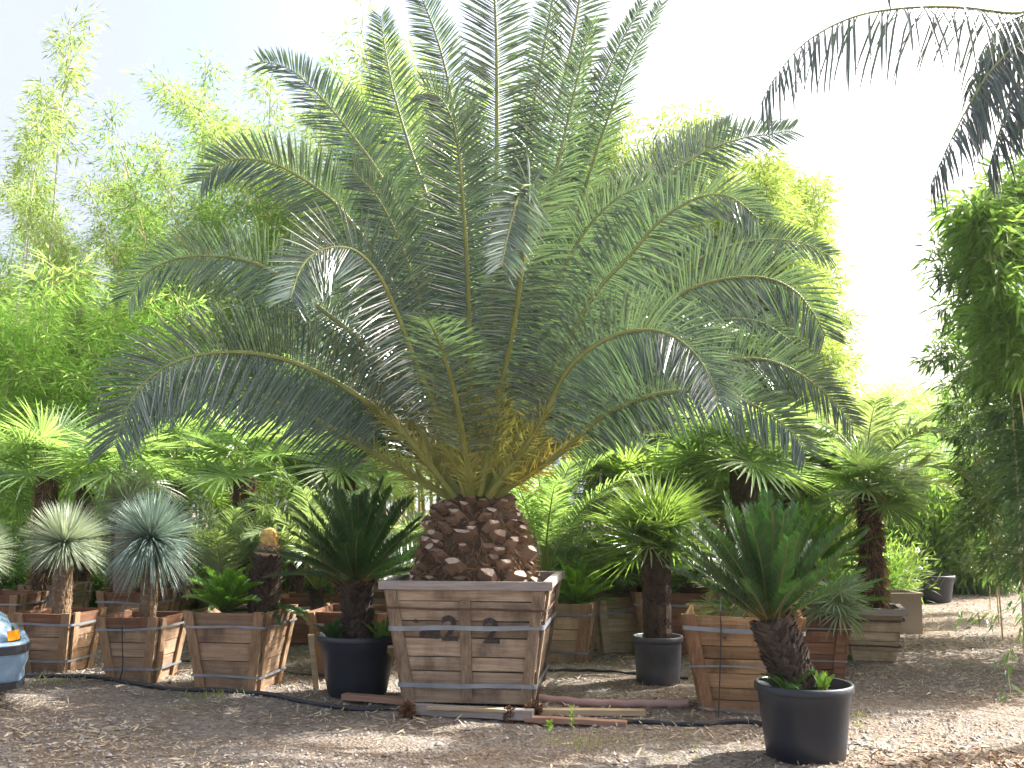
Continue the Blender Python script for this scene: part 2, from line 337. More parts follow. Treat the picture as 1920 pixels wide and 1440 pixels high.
# ------------------------------------------------------------------ containers
def wood_box(name, label, loc, rz, tw, bw, h, planks=5, mats=('wood_brown','wood_brown_v'), td=None, bd=None, bands=(.82, .2), bandm='band',
             battens=True, rimboards=False, centre=False, soil=True, group='wooden plant boxes', bandw=.02, jit=1.0, topmat=None):
    td = td or tw; bd = bd or bw
    t = thing(name, label, 'plant box', tuple(loc), rz, group); th = .024
    rs = random.Random(hash(label) % 9999 if False else sum(map(ord, label)))
    def half(z): f = z/h; return (bw+(tw-bw)*f)/2, (bd+(td-bd)*f)/2
    zs = [0.0]
    for i in range(planks): zs.append(zs[-1] + 1 + rs.uniform(-.15, .25))
    zs = [z/zs[-1]*h for z in zs]
    for side in range(4):
        mb = MB(); ca, sa = [(1,0),(0,1),(-1,0),(0,-1)][side]
        def W3(x, y, z): return (x*ca - y*sa, x*sa + y*ca, z)     # front is -y
        def hw(z):
            a, b = half(z); return (a, b) if side % 2 == 0 else (b - th, a)
        for i in range(planks):
            a, b = zs[i]+.002, zs[i+1]-.003*jit-rs.random()*.003*jit
            j0, j1 = rs.uniform(-.003, .003)*jit, rs.uniform(-.003, .003)*jit
            xa, ya = hw(a); xb, yb = hw(b)
            if side % 2: ya, yb = ya - .0005, yb - .0005
            sg = rs.uniform(-.004, .004)*jit
            e = rs.uniform(-.004, .003)
            mi = 1 if (topmat and i == planks-1) else 0
            hexa(mb, [W3(-xa+e, -ya+j0, a), W3(xa-e, -ya+j0, a), W3(xa-e, -ya+th+j0, a), W3(-xa+e, -ya+th+j0, a),
                      W3(-xb+e, -yb+j1, b-sg), W3(xb-e, -yb+j1, b+sg), W3(xb-e, -yb+th+j1, b+sg), W3(-xb+e, -yb+th+j1, b-sg)], mi)
        mb.obj('side_panel', [M[mats[0]], M[topmat] if topmat else M[mats[0]]], t)
        if battens:
            xs = [-1, 1] + ([0] if centre and side % 2 == 0 else [])
            for q in xs:
                mb = MB(); w = .085 if not centre else .085; bt = .022; off = .0035*jit
                def bx(z, u):
                    a, b = hw(z); c = q*(a - w/2 - .004) if q else 0
                    return c + u*w/2, b
                z0, z1 = -.0 if not centre else .03, h*(1.0 if not (q == 0) else .86) + (rs.uniform(-.01, .012) if q else 0)
                if rimboards: z1 = min(z1, h-.055)
                vs = []
                for z in (z0, z1):
                    xl, y = bx(z, -1); xr, _ = bx(z, 1); dj = rs.uniform(-.006, .006)
                    vs += [W3(xl+dj, -y-off-bt, z), W3(xr+dj, -y-off-bt, z), W3(xr+dj, -y-off, z), W3(xl+dj, -y-off, z)]
                hexa(mb, vs); mb.obj('batten', [M[mats[1]]], t)
        if rimboards:
            mb = MB(); a, b = hw(h); L = a + (.045 if side % 2 == 0 else -.0)
            y1 = -b-.026
            hexa(mb, [W3(-L, y1, h-.05), W3(L, y1, h-.05), W3(L, -b+.03, h-.05), W3(-L, -b+.03, h-.05),
                      W3(-L, y1-.003, h+.014), W3(L, y1-.003, h+.014), W3(L, -b+.03, h+.014), W3(-L, -b+.03, h+.014)])
            mb.obj('rim_board', [M['rail']], t)
    for bi, zf in enumerate(bands):
        z = zf*h; a, b = half(z); o_ = .030; r = .03; pts = []
        bm_ = bandm if isinstance(bandm, str) else bandm[bi]; bwid = bandw if isinstance(bandw, float) else bandw[bi]
        A, B = a+o_, b+o_
        for cx, cy, a0 in ((A-r, -B+r, -90), (A-r, B-r, 0), (-A+r, B-r, 90), (-A+r, -B+r, 180)):
            for k in range(4): q = R(a0+k*30); pts.append((cx+r*math.cos(q), cy+r*math.sin(q)))
        # subdivide straight runs so the strap can sag
        P = []
        for k in range(len(pts)):
            p, q = np.array(pts[k]), np.array(pts[(k+1) % len(pts)]); n = max(1, int(np.linalg.norm(q-p)/.08))
            for s in range(n): P.append(p+(q-p)*s/n)
        P = np.array(P); k = len(P); ph = rs.uniform(0, 6)
        tilt = rs.uniform(-.012, .012)
        zz = z + .004*np.sin(P[:, 0]*9+ph) + tilt*P[:, 0]/a
        nn = nrm(P); v = []
        inner = P - nn*.003
        v = np.stack([np.c_[P, zz-bwid/2], np.c_[P, zz+bwid/2], np.c_[inner, zz+bwid/2], np.c_[inner, zz-bwid/2]], 1)
        i = np.arange(k)*4; i2 = ((np.arange(k)+1) % k)*4
        f = np.concatenate([np.stack([i+c, i2+c, i2+(c+1) % 4, i+(c+1) % 4], -1) for c in range(4)])
        mb = MB(); mb.add(v, f); mb.obj('steel_band', [M[bm_]], t)
    if soil:
        mb = MB(); z = h*.88; a, b = half(z); a -= th+.004; b -= th+.004; n = 14
        X, Y = np.meshgrid(np.linspace(-a, a, n), np.linspace(-b, b, n)); Z = z + RNG.normal(0, .008, X.shape)
        Z += .03*np.exp(-(X**2+Y**2)/(a*a*.4)); i = np.arange(n-1)[:, None]*n + np.arange(n-1)[None]
        mb.add(np.stack([X, Y, Z], -1), np.stack([i, i+1, i+n+1, i+n], -1).reshape(-1, 4)); mb.obj('soil', [M['soil']], t, True)
    return t
def wb(label, px, py, tw, h, rz, **k):
    """box whose front bottom edge is centred under (px, py)"""
    bw = k.pop('bw', tw*.72); c = gp(px, py); a = R(rz); d = bw/2
    loc = np.array([c[0] - math.sin(a)*d, c[1] + math.cos(a)*d, 0])
    loc[2] = float(gheight(loc[0], loc[1]))*.5
    wood_box('wooden_planter_box', label, loc, a, tw, bw, h, **k); return loc
def pot(name, label, loc, r, h, m='pot', soil=True, taper=.84, group=None, handles=False, tilt=0):
    t = thing(name, label, 'plant pot', tuple(loc), 0, group); rb = r*taper; mb = MB(); rim = .022
    t.rotation_euler = (0, tilt, .4)
    lathe(mb, [(.001, .004), (rb-.01, .004), (rb, .012), (rb+(r-rb)*.3, h*.3), (rb+(r-rb)*.72, h*.72), (rb+(r-rb)*.72+.004, h*.735), (r-.004, h-.055), (r-.004, h-.05)], 56)
    mb.obj('pot_wall', [M[m]], t, True)
    mb = MB(); lathe(mb, [(r-.004, h-.052), (r+.012, h-.05), (r+.016, h-.04), (r+.014, h-.006), (r+.008, h), (r-.004, h), (r-.010, h-.006), (r-.012, h-.06), (rb+(r-rb)*.6-.012, h*.6), (rb-.01, .03), (.001, .03)], 56)
    mb.obj('rim', [M[m]], t, True)
    if soil:
        mb = MB(); rr = [0.001, .25, .5, .75, .96]; prof = [(q*(r-.02), h*.86+.02*(1-q)) for q in rr]; lathe(mb, prof[::-1], 30)
        mb.v[-1] = mb.v[-1] + RNG.normal(0, .005, mb.v[-1].shape); mb.obj('soil', [M['soil']], t, True)
    return t

# ------------------------------------------------------------------ frond generators
def cr_spline(P, n):
    P = np.asarray(P, float); Q = np.vstack([2*P[0]-P[1], P, 2*P[-1]-P[-2]]); out = []
    for i in range(1, len(Q)-2):
        t = np.linspace(0, 1, 16, endpoint=(i == len(Q)-3))[:, None]
        a, b, c, d = Q[i-1], Q[i], Q[i+1], Q[i+2]
        out.append(.5*((2*b)+(-a+c)*t+(2*a-5*b+4*c-d)*t**2+(-a+3*b-3*c+d)*t**3))
    C = np.concatenate(out); s = np.r_[0, np.cumsum(np.linalg.norm(np.diff(C, axis=0), axis=1))]
    u = np.linspace(0, s[-1], n); return np.stack([np.interp(u, s, C[:, k]) for k in range(3)], -1), s[-1]
def arch(length, elev, bend, n=40, az=0, power=1.5, base=(0,0,0), side=0.0):
    s = np.linspace(0, 1, n); p = elev - bend*s**power; a = az + side*s**2
    d = np.stack([np.cos(p)*np.cos(a), np.cos(p)*np.sin(a), np.sin(p)], -1)
    c = np.cumsum(d, 0)*length/n; return np.asarray(base) + np.vstack([[0, 0, 0], c[:-1]])
def frond(mb, P, hint, nl=85, Lmax=.46, W_=.026, s0=.16, r0=.03, r1=.004, vang=22, vj=14, a0=68, a1=28, droop=.12, spines=0, sd=0, Lp=None, basal=.5, tipf=.4,
          fold=.5, ms=(0, 1, 2), clump=0, flat=.7, drop=0):
    rng = np.random.default_rng(sd); P = np.asarray(P); k = len(P)
    T = nrm(np.gradient(P, axis=0)); s = np.linspace(0, 1, k); total = np.linalg.norm(np.diff(P, axis=0), axis=1).sum()
    hint = np.asarray(hint, float); H = hint if hint.ndim == 2 else np.tile(hint, (k, 1))
    Nn = nrm(H - (H*T).sum(-1, keepdims=True)*T); Bn = np.cross(T, Nn)
    tube(mb, P, r0*(1-s)**.9 + r1, 6, ms[0], up=None if False else H[0], flat=flat)
    def at_s(q, A): return np.stack([np.interp(q, s, A[:, c]) for c in range(3)], -1)
    for sg in (-1, 1):
        q = s0 + (1-s0)*(np.arange(nl)+rng.random(nl)*.5)/nl
        if drop: q = q[rng.random(nl) > drop]
        n_ = len(q); u = (q-s0)/(1-s0)
        prof = np.interp(u, [0, .12, .4, .7, 1], [basal, .85, 1, .85, tipf])
        a = R(1)*(a0 + (a1-a0)*u**1.6) + rng.normal(0, .05, n_)
        v = R(1)*(vang + rng.normal(0, vj, n_))
        if clump: v = v + np.sin(np.arange(n_)*2.1)*R(clump)
        t, nn, bb = nrm(at_s(q, T)), nrm(at_s(q, Nn)), nrm(at_s(q, Bn)); o = at_s(q, P)
        d = np.cos(a)[:, None]*t + np.sin(a)[:, None]*(sg*np.cos(v)[:, None]*bb + np.sin(v)[:, None]*nn)
        ln = nn*np.cos(v)[:, None] - sg*bb*np.sin(v)[:, None] + rng.normal(0, .12, (n_, 3))
        blades(mb, o, d, ln, Lmax*prof*rng.uniform(.9, 1.08, n_), W_*(.75+.25*prof), droop*rng.uniform(.4, 1.6, n_), fold=fold, m=ms[1])
        if spines:
            q = rng.uniform(.05, s0+.04, spines); n_ = len(q); t, nn, bb = nrm(at_s(q, T)), nrm(at_s(q, Nn)), nrm(at_s(q, Bn)); o = at_s(q, P)
            a = rng.uniform(.4, 1.1, n_); v = rng.normal(.5, .6, n_)
            d = np.cos(a)[:, None]*t + np.sin(a)[:, None]*(sg*np.cos(v)[:, None]*bb + np.sin(v)[:, None]*nn)
            blades(mb, o, d, nn, rng.uniform(.08, .26, n_), .011, .03, fold=.5, m=ms[2])

# ------------------------------------------------------------------ the great date palm
PALM_Y = 8.62
def hero_palm():
    bc = at(893, 1085, PALM_Y); cx, cy = bc[0], PALM_Y; zt = 1.60
    t = thing('date_palm', 'huge date palm with arching feather fronds rising from the largest wooden crate', 'palm tree', (cx, cy, 0))
    off = np.array([cx, cy, 0])
    # trunk: a swollen base covered by cut leaf bases
    def rad(z): return float(np.interp(z, [.7, .9, 1.1, 1.3, 1.45, 1.58, 1.68], [.46, .475, .47, .42, .36, .29, .18]))
    mb = MB(); lathe(mb, [(rad(z), z) for z in np.linspace(.7, 1.68, 14)], 32, 0)
    i = 0; z = .80; gold = 2.39996; rs = random.Random(3)
    n = 140
    for i in range(n):
        f = i/n; z = .80 + (1.62-.80)*f**.95; a = i*gold + rs.uniform(-.22, .22); z += rs.uniform(-.02, .02); r = rad(z)
        out = np.array([math.cos(a), math.sin(a), 0]); up = np.array([0, 0, 1.]); tg = np.array([-math.sin(a), math.cos(a), 0])
        w = rs.uniform(.062, .10)*(1-.25*f); hh = w*rs.uniform(.35, .62); ln = rs.uniform(.03, .11)
        ax = nrm(out*.75 + up*rs.uniform(.5, 1.1) + tg*rs.uniform(-.25, .25)); vv = nrm(np.cross(tg, ax))*-1
        vv = vv if vv[2] < 0 else -vv
        c0 = out*(r-.04) + up*z; c1 = out*(r-.005) + up*z + ax*ln
        jj = [rs.uniform(.75, 1.2) for _ in range(7)]
        def ring(c, sw, sh): return [c + tg*sw*jj[k]*math.cos(k*2*math.pi/7+.3) + vv*sh*jj[k]*math.sin(k*2*math.pi/7+.3)*(.7 if k > 3 else 1.15) for k in range(7)]
        A = ring(c0, w*1.1, hh*1.3); B_ = ring(c1, w*.72, hh*.8); 
        tip = c1 + nrm(ax + up*.3)*.012
        mb.add(np.array(A+B_), [(k, (k+1) % 7, (k+1) % 7+7, k+7) for k in range(7)], 1)
        q = np.array(B_) + ax*.001; q[0] += ax*rs.uniform(-.025, .02); q[2] += ax*rs.uniform(-.025, .02); q[3] += ax*rs.uniform(-.01, .03)
        mb.add(q, [(0,1,2,3,4,5,6)], 2 if rs.random() < .5 else 1)
    # ragged fibres between the bases
    k = 3200; zf = RNG.uniform(.8, 1.62, k); a = RNG.random(k)*6.28; r = np.array([rad(z) for z in zf])
    o = np.stack([np.cos(a)*r, np.sin(a)*r, zf], -1); d = np.stack([np.cos(a), np.sin(a), RNG.normal(.2, .7, k)], -1)+RNG.normal(0, .5, (k, 3))
    blades(mb, o, d, rdir(k), RNG.uniform(.03, .12, k), .006, .25, fold=None, m=3)
    mb.obj('trunk', [M['fiber'], M['boot'], M['bootcut'], M['hair']], t)
    # fronds traced by eye, each with its own depth; the list runs from the left round to the right
    F = [ # points, depth start/end, blade facing (towards viewer 0..1), leaflet length
      ([(830,925),(750,805),(650,728),(560,683),(480,663),(400,662),(330,678),(270,718),(235,775),(215,835)], 8.45, 7.5, .75, .47),
      ([(825,930),(700,850),(600,790),(500,748),(400,730),(320,738),(270,765),(235,815)], 8.7, 8.9, .6, .38),
      ([(850,920),(755,755),(680,645),(600,577),(540,527),(480,494),(410,480),(340,483),(280,508),(240,560)], 8.6, 9.2, .75, .40),
      ([(862,915),(830,800),(780,680),(745,590),(710,515),(670,472),(630,463),(590,475),(562,508),(545,560)], 8.3, 6.9, .55, .40),
      ([(865,915),(800,700),(730,520),(650,405),(590,350),(520,310),(460,298),(410,310),(378,340)], 8.6, 8.3, .7, .38),
      ([(875,915),(830,650),(780,470),(720,340),(650,240),(590,170),(540,128),(488,115)], 8.8, 9.4, .6, .40),
      ([(880,915),(850,600),(810,400),(770,280),(740,180),(722,90),(714,30)], 8.9, 10.2, .6, .38),
      ([(888,915),(882,700),(876,500),(866,350),(857,265),(842,210),(822,180),(800,172)], 8.35, 7.6, .75, .42),
      ([(890,915),(880,600),(868,350),(848,190),(822,80),(785,-20),(755,-90)], 8.7, 9.6, .5, .30),
      ([(900,915),(915,600),(930,350),(932,200),(930,50),(920,-120),(900,-270)], 8.55, 8.9, .9, .36),
      ([(905,915),(935,600),(975,380),(1000,200),(1025,60),(1050,-80),(1070,-200)], 8.9, 9.8, .25, .22),
      ([(908,915),(950,650),(990,440),(1025,280),(1060,140),(1085,10),(1100,-110),(1110,-220)], 8.6, 9.0, .7, .34),
      ([(912,915),(970,640),(1010,460),(1048,300),(1082,150),(1110,40)], 8.45, 8.2, .35, .26),
      ([(915,915),(990,620),(1050,420),(1100,250),(1150,110),(1205,5)], 8.7, 9.3, .25, .22),
      ([(920,915),(1010,640),(1070,450),(1120,280),(1180,120),(1242,5)], 8.6, 9.0, .3, .26),
      ([(903,915),(935,750),(965,600),(985,450),(994,375),(990,345),(975,360),(955,430),(940,500)], 8.25, 6.7, .35, .34),
      ([(925,915),(1040,690),(1140,490),(1230,355),(1310,290),(1390,260),(1440,252),(1485,245)], 8.9, 9.9, .7, .38),
      ([(925,915),(1020,660),(1110,470),(1200,340),(1270,290),(1320,262),(1370,235)], 9.1, 10.4, .6, .38),
      ([(925,918),(1030,710),(1110,560),(1180,480),(1240,412),(1310,370),(1370,370),(1422,410)], 8.4, 7.6, .55, .42),
      ([(930,918),(1100,720),(1220,560),(1320,480),(1420,450),(1500,455),(1555,480)], 8.9, 9.9, .6, .36),
      ([(932,918),(1080,760),(1180,640),(1270,555),(1350,525),(1430,520),(1490,545),(1530,595),(1548,630)], 8.5, 8.2, .7, .42),
      ([(930,920),(1010,800),(1060,700),(1120,645),(1190,620),(1250,625),(1300,660),(1332,710),(1348,760)], 8.25, 7.0, .6, .42),
      ([(935,928),(1050,850),(1130,780),(1220,742),(1300,732),(1370,742),(1430,768),(1490,815),(1512,850)], 8.45, 7.9, .65, .34),
      ([(935,922),(1120,780),(1280,700),(1400,672),(1480,690),(1550,740),(1598,795)], 8.8, 9.0, .65, .36),
      ([(935,920),(1100,760),(1250,640),(1340,602),(1420,602),(1485,640)], 9.1, 10.0, .6, .34),
      ([(860,915),(790,760),(720,620),(660,540),(600,480),(545,450)], 9.0, 10.4, .6, .36),
      ([(870,915),(820,700),(780,540),(740,430),(700,360),(660,320)], 8.5, 8.0, .6, .36),
      ([(918,915),(970,700),(1040,540),(1100,430),(1160,370),(1210,350)], 8.5, 8.0, .6, .36),
      ([(928,920),(1020,780),(1110,690),(1200,650),(1290,650)], 8.8, 9.6, .6, .34),
      ([(850,920),(760,820),(660,760),(560,740),(470,760)], 8.9, 9.8, .6, .34),
    ]
    for i, (pts, d0, d1, face, LL) in enumerate(F):
        n = len(pts); P3 = []
        # distance along the picture path drives the depth
        acc = np.r_[0, np.cumsum(np.hypot(*np.diff(np.array(pts, float), axis=0).T))]; acc /= acc[-1]
        for (px, py), q in zip(pts, acc): P3.append(at(px, py, d0 + (d1-d0)*q**1.3) - off)
        P3[0] = P3[0]*.6 + np.array([0, 0, 1.58])*.4
        P, L = cr_spline(P3, 56)
        tocam = nrm(-(P[28] + off - np.array([0, 0, 1.6])))
        H = np.array([0, 0, 1.])*(1-face) + tocam*(face*1.6+.1) + np.array([.2, 0, 0])*(1 if i % 2 else -1)
        mb = MB(); up = P[-1][2] - P[0][2]
        frond(mb, P, H, nl=int(37*L+10), Lmax=LL*1.22, s0=.25, r0=.030, vang=14, vj=8, a0=80, a1=42, droop=.08 if up > 2.5 else .16, spines=44, sd=i, W_=.0195, clump=2)
        mb.obj('frond', [M['phoenix_rachis'], M['phoenix'], M['spine_y'] if i in (22, 24, 28) else M['spine']], t)
    # the crown's rear and inner fronds
    rs = random.Random(11)
    for i in range(17):
        az = R(20 + i*137.5 % 160) if i < 11 else R(rs.uniform(0, 360)); el = R(rs.uniform(42, 84)); L = rs.uniform(2.6, 3.9) if i < 11 else rs.uniform(1.8, 2.7)
        P = arch(L, el, R(rs.uniform(35, 85)) if el < R(70) else R(rs.uniform(15, 40)), 48, az, 1.7, (math.cos(az)*.16, math.sin(az)*.16, 1.56), rs.uniform(-.25, .25))
        H = np.array([-math.cos(az)*.4, -math.sin(az)*.4 - .4, 1.]); mb = MB()
        frond(mb, P, H, nl=int(32*L+6), Lmax=rs.uniform(.42, .50), s0=.25, r0=.026, vang=16, vj=9, a0=78, a1=40, droop=.14, spines=36, sd=100+i, W_=.0195, clump=2)
        mb.obj('frond', [M['phoenix_rachis'], M['phoenix'], M['spine']], t)
hero_palm()

# ------------------------------------------------------------------ cycads
def cyc_frond_mesh(sd, L, bend, leafL, m, nl=60, W_=.011, rise=0):
    mb = MB(); P = arch(L, 0, bend, 30, 0, 1.6, side=(sd % 3-1)*.12)
    frond(mb, P, (0, 0, 1.), nl=nl, Lmax=leafL, W_=W_, s0=.14, r0=.008, r1=.002, vang=28, vj=5, a0=62, a1=40, droop=0, sd=sd, basal=.45, tipf=.45, fold=.35)
    return mb.mesh('cycad_frond', [M['cycad_rachis'], m])
def orient(o, az, el, roll=0, base=(0,0,0), sc=1.0):
    o.matrix_local = Matrix.Translation(Vector(base)) @ Matrix.Rotation(az, 4, 'Z') @ Matrix.Rotation(-el, 4, 'Y') @ Matrix.Rotation(roll, 4, 'X') @ Matrix.Diagonal((sc, sc, sc, 1))
def scaly_trunk(mb, P, rads, n=260, ms=(0, 1), sz=.03, sd=0):
    rng = np.random.default_rng(sd); P, L = cr_spline(P, 20); r = np.interp(np.linspace(0, 1, 20), np.linspace(0, 1, len(rads)), rads)
    tube(mb, P, r*.93, 20, ms[0])
    q = (np.arange(n)+.5)/n; a = np.arange(n)*2.39996 + rng.normal(0, .05, n); T = nrm(np.gradient(P, axis=0)); s = np.linspace(0, 1, 20)
    c = np.stack([np.interp(q, s, P[:, k]) for k in range(3)], -1); t = nrm(np.stack([np.interp(q, s, T[:, k]) for k in range(3)], -1))
    b = nrm(np.cross(t, [0, 1., 0])); w = np.cross(t, b); rr = np.interp(q, s, r)
    out = np.cos(a)[:, None]*b + np.sin(a)[:, None]*w; tg = np.cross(t, out)
    o = c + out*rr[:, None]*.88; z = sz*rng.uniform(.7, 1.2, n)[:, None]; proj = out*z*.9 + t*z*1.0
    v = np.stack([o - tg*z*.75, o - t*z*.5 + out*z*.1, o + tg*z*.75, o + t*z*.6, o+proj*rng.uniform(.6, 1.1, n)[:, None]+rng.normal(0, .15, (n, 3))*z], 1)
    f = np.array([(0,1,4),(1,2,4),(2,3,4),(3,0,4)]); mb.add(v, (f[None]+np.arange(n)[:, None, None]*5).reshape(-1, 3), ms[1])
def cycad(label, base, trunk_pts, rads, crown, n, L, el=(20, 85), m='cycad', leafL=.1, bend=(20, 45), sd=0, nvar=4, scale_n=260, group='cycads', azr=None, azbias=None, cone=None, W_=.011, sz=.03, nl=60):
    t = thing('cycad', label, 'cycad', tuple(base), 0, group); rs = random.Random(sd)
    if trunk_pts is not None:
        mb = MB(); scaly_trunk(mb, trunk_pts, rads, scale_n, sd=sd, sz=sz)
        # woolly fibres at the top
        k = 160; o = np.array(trunk_pts[-1]) + RNG.normal(0, rads[-1]*.55, (k, 3))*[1, 1, .3]
        blades(mb, o, nrm(o-np.array(trunk_pts[-1]))+[0, 0, .6], rdir(k), RNG.uniform(.03, .09, k), .008, 0, fold=None, m=2)
        mb.obj('trunk', [M['fiber'], M['scale'], M['hair']], t)
    meshes = [cyc_frond_mesh(sd*10+i, L*rs.uniform(.92, 1.08), R(rs.uniform(*bend)), leafL, M[m], nl, W_) for i in range(nvar)]
    for i in range(n):
        f = (i+.5)/n; e = R(el[0] + (el[1]-el[0])*f + rs.uniform(-6, 6)); az = i*2.39996 + rs.uniform(-.15, .15) if azr is None else R(rs.uniform(*azr))
        o = link('frond', meshes[i % nvar], t); r = rads[-1]*.5*(1-f) if rads else .02
        orient(o, az, e, rs.uniform(-.25, .25), (crown[0]+r*math.cos(az), crown[1]+r*math.sin(az), crown[2]), rs.uniform(.82, 1.08)*(1 if f > .15 else .85))
    return t

# ------------------------------------------------------------------ fan palms
def fan_mesh(sd, Rr, pl, m, nseg=34, spread=150, w=None, droop=.15, bendd=25, cup=10, pr=.008, deep=.5):
    """petiole along +X ending in a pleated fan; plane turned down by bendd degrees"""
    rng = np.random.default_rng(sd); mb = MB()
    P = arch(pl, 0, R(14), 10); tube(mb, P, np.linspace(pr*1.5, pr, 10), 5, 0, flat=.6)
    c = P[-1]; b = -R(14) - R(bendd)*rng.uniform(.5, 1.3); d0 = np.array([math.cos(b), 0, math.sin(b)]); nn = np.array([-math.sin(b), 0, math.cos(b)]); s0 = np.array([0, 1., 0])
    ph = np.linspace(-R(spread), R(spread), nseg) + rng.normal(0, .012, nseg)
    cu = R(cup)*(1+rng.normal(0, .3, nseg))
    d = (np.cos(ph)[:, None]*d0 + np.sin(ph)[:, None]*s0)*np.cos(cu)[:, None] + nn*np.sin(cu)[:, None]
    LL = Rr*(.74+.26*np.cos(ph*.55))*rng.uniform(.9, 1.05, nseg)
    dphi = 2*R(spread)/nseg; ww = (w or 2*Rr*deep*math.tan(dphi/2)*.78)
    blades(mb, np.tile(c, (nseg, 1)), d, np.tile(nn, (nseg, 1)), LL, ww, droop*rng.uniform(.3, 1.8, nseg), ((0, deep, .75, 1), (.05, 1, .62, .06)), .45, 1)
    return mb.mesh('fan_leaf', [M['petiole'], m])
def fan_palm(label, base, top, r, n, Rr, pl, el=(-25, 80), m='fan', sd=0, trunk='hair', group='fan palms', lean=(0, 0), nseg=34, droop=.15, w=None, hair=500, nvar=5, cup=10, bendd=30, skirt=0, deep=.5, spread=150, flare=1.25):
    """base: (x,y,z0); top: height of the crown above z0"""
    t = thing('fan_palm', label, 'fan palm', tuple(base), 0, group); rs = random.Random(sd+50); rng = np.random.default_rng(sd)
    P = [(0, 0, -.05), (lean[0]*.4, lean[1]*.4, top*.5), (lean[0], lean[1], top)]; mb = MB()
    if r:
        C, _ = cr_spline(P, 14); s = np.linspace(0, 1, 14)
        rr = r*(1+.12*rng.normal(size=14)*.5); tube(mb, C, rr, 12, 0)
        if trunk == 'hair':
            k = hair; q = rng.random(k); a = rng.random(k)*6.28; c = np.stack([np.interp(q, s, C[:, j]) for j in range(3)], -1)
            out = np.stack([np.cos(a), np.sin(a), a*0], -1)
            blades(mb, c+out*r*.9, out*.7+rng.normal(0, .5, (k, 3))+[0, 0, -.3], rdir(k), rng.uniform(.04, .13, k), .012, .4, fold=None, m=1)
        elif trunk == 'scale':
            scaly_trunk(mb, [tuple(x) for x in P], [r, r, r*flare], hair, ms=(0, 2), sz=.028, sd=sd)
        mb.obj('trunk', [M['fiber'], M['hair'], M['scale']], t, False)
    meshes = [fan_mesh(sd*10+i, Rr*rs.uniform(.88, 1.1), pl*rs.uniform(.85, 1.15), M[m], nseg, spread=spread, w=w, droop=droop, cup=cup, bendd=bendd, deep=deep) for i in range(nvar)]
    for i in range(n):
        f = (i+.5)/n; e = R(el[0]+(el[1]-el[0])*f+rs.uniform(-8, 8)); az = i*2.39996+rs.uniform(-.2, .2)
        o = link('leaf', meshes[i % nvar], t)
        orient(o, az, e, rs.uniform(-.5, .5), (lean[0], lean[1], top-.03+.06*f), rs.uniform(.85, 1.1))
    return t

# ------------------------------------------------------------------ yuccas
def yucca(label, base, th, tr, Rr, n=620, m='yucca', sd=0, droop=.08, lean=(0, 0), low=-.55, squash=1.0):
    t = thing('yucca', label, 'yucca', tuple(base), 0, 'blue leaved yuccas'); rng = np.random.default_rng(sd); mb = MB()
    P = [(0, 0, -.05), (lean[0]*.5, lean[1]*.5, th*.5), (lean[0], lean[1], th)]
    C, _ = cr_spline(P, 16); tube(mb, C, tr*(1+rng.normal(0, .03, 16)), 18, 0)
    k = 420; q = rng.random(k)**.7; a = rng.random(k)*6.28; c = np.stack([np.interp(q, np.linspace(0, 1, 16), C[:, j]) for j in range(3)], -1)
    out = np.stack([np.cos(a), np.sin(a), a*0], -1)
    blades(mb, c+out*tr*.97, out*.35+[0, 0, -1.], out, rng.uniform(.02, .05, k), .012, 0, ((0, .5, 1), (1, 1, .5)), None, 1)
    mb.obj('trunk', [M['bark'], M['hair']], t, False)
    mb = MB(); z = rng.uniform(low, 1, n); a = rng.random(n)*6.28; rr = np.sqrt(1-z*z); d = np.stack([rr*np.cos(a), rr*np.sin(a), z], -1)
    top = np.array([lean[0], lean[1], th+.03])
    blades(mb, top + d*.04, d + rng.normal(0, .03, (n, 3)), rdir(n, rng)*.4+[0, 0, 1.], Rr*rng.uniform(.85, 1.08, n)*np.where(z < 0, .95, 1)*squash, .011, droop*np.where(z < .2, 2.2, .6)*rng.uniform(.3, 1.5, n), ((0, .1, .6, 1), (.9, .8, .9, .05)), .35)
    mb.obj('crown', [M[m]], t)
    return t

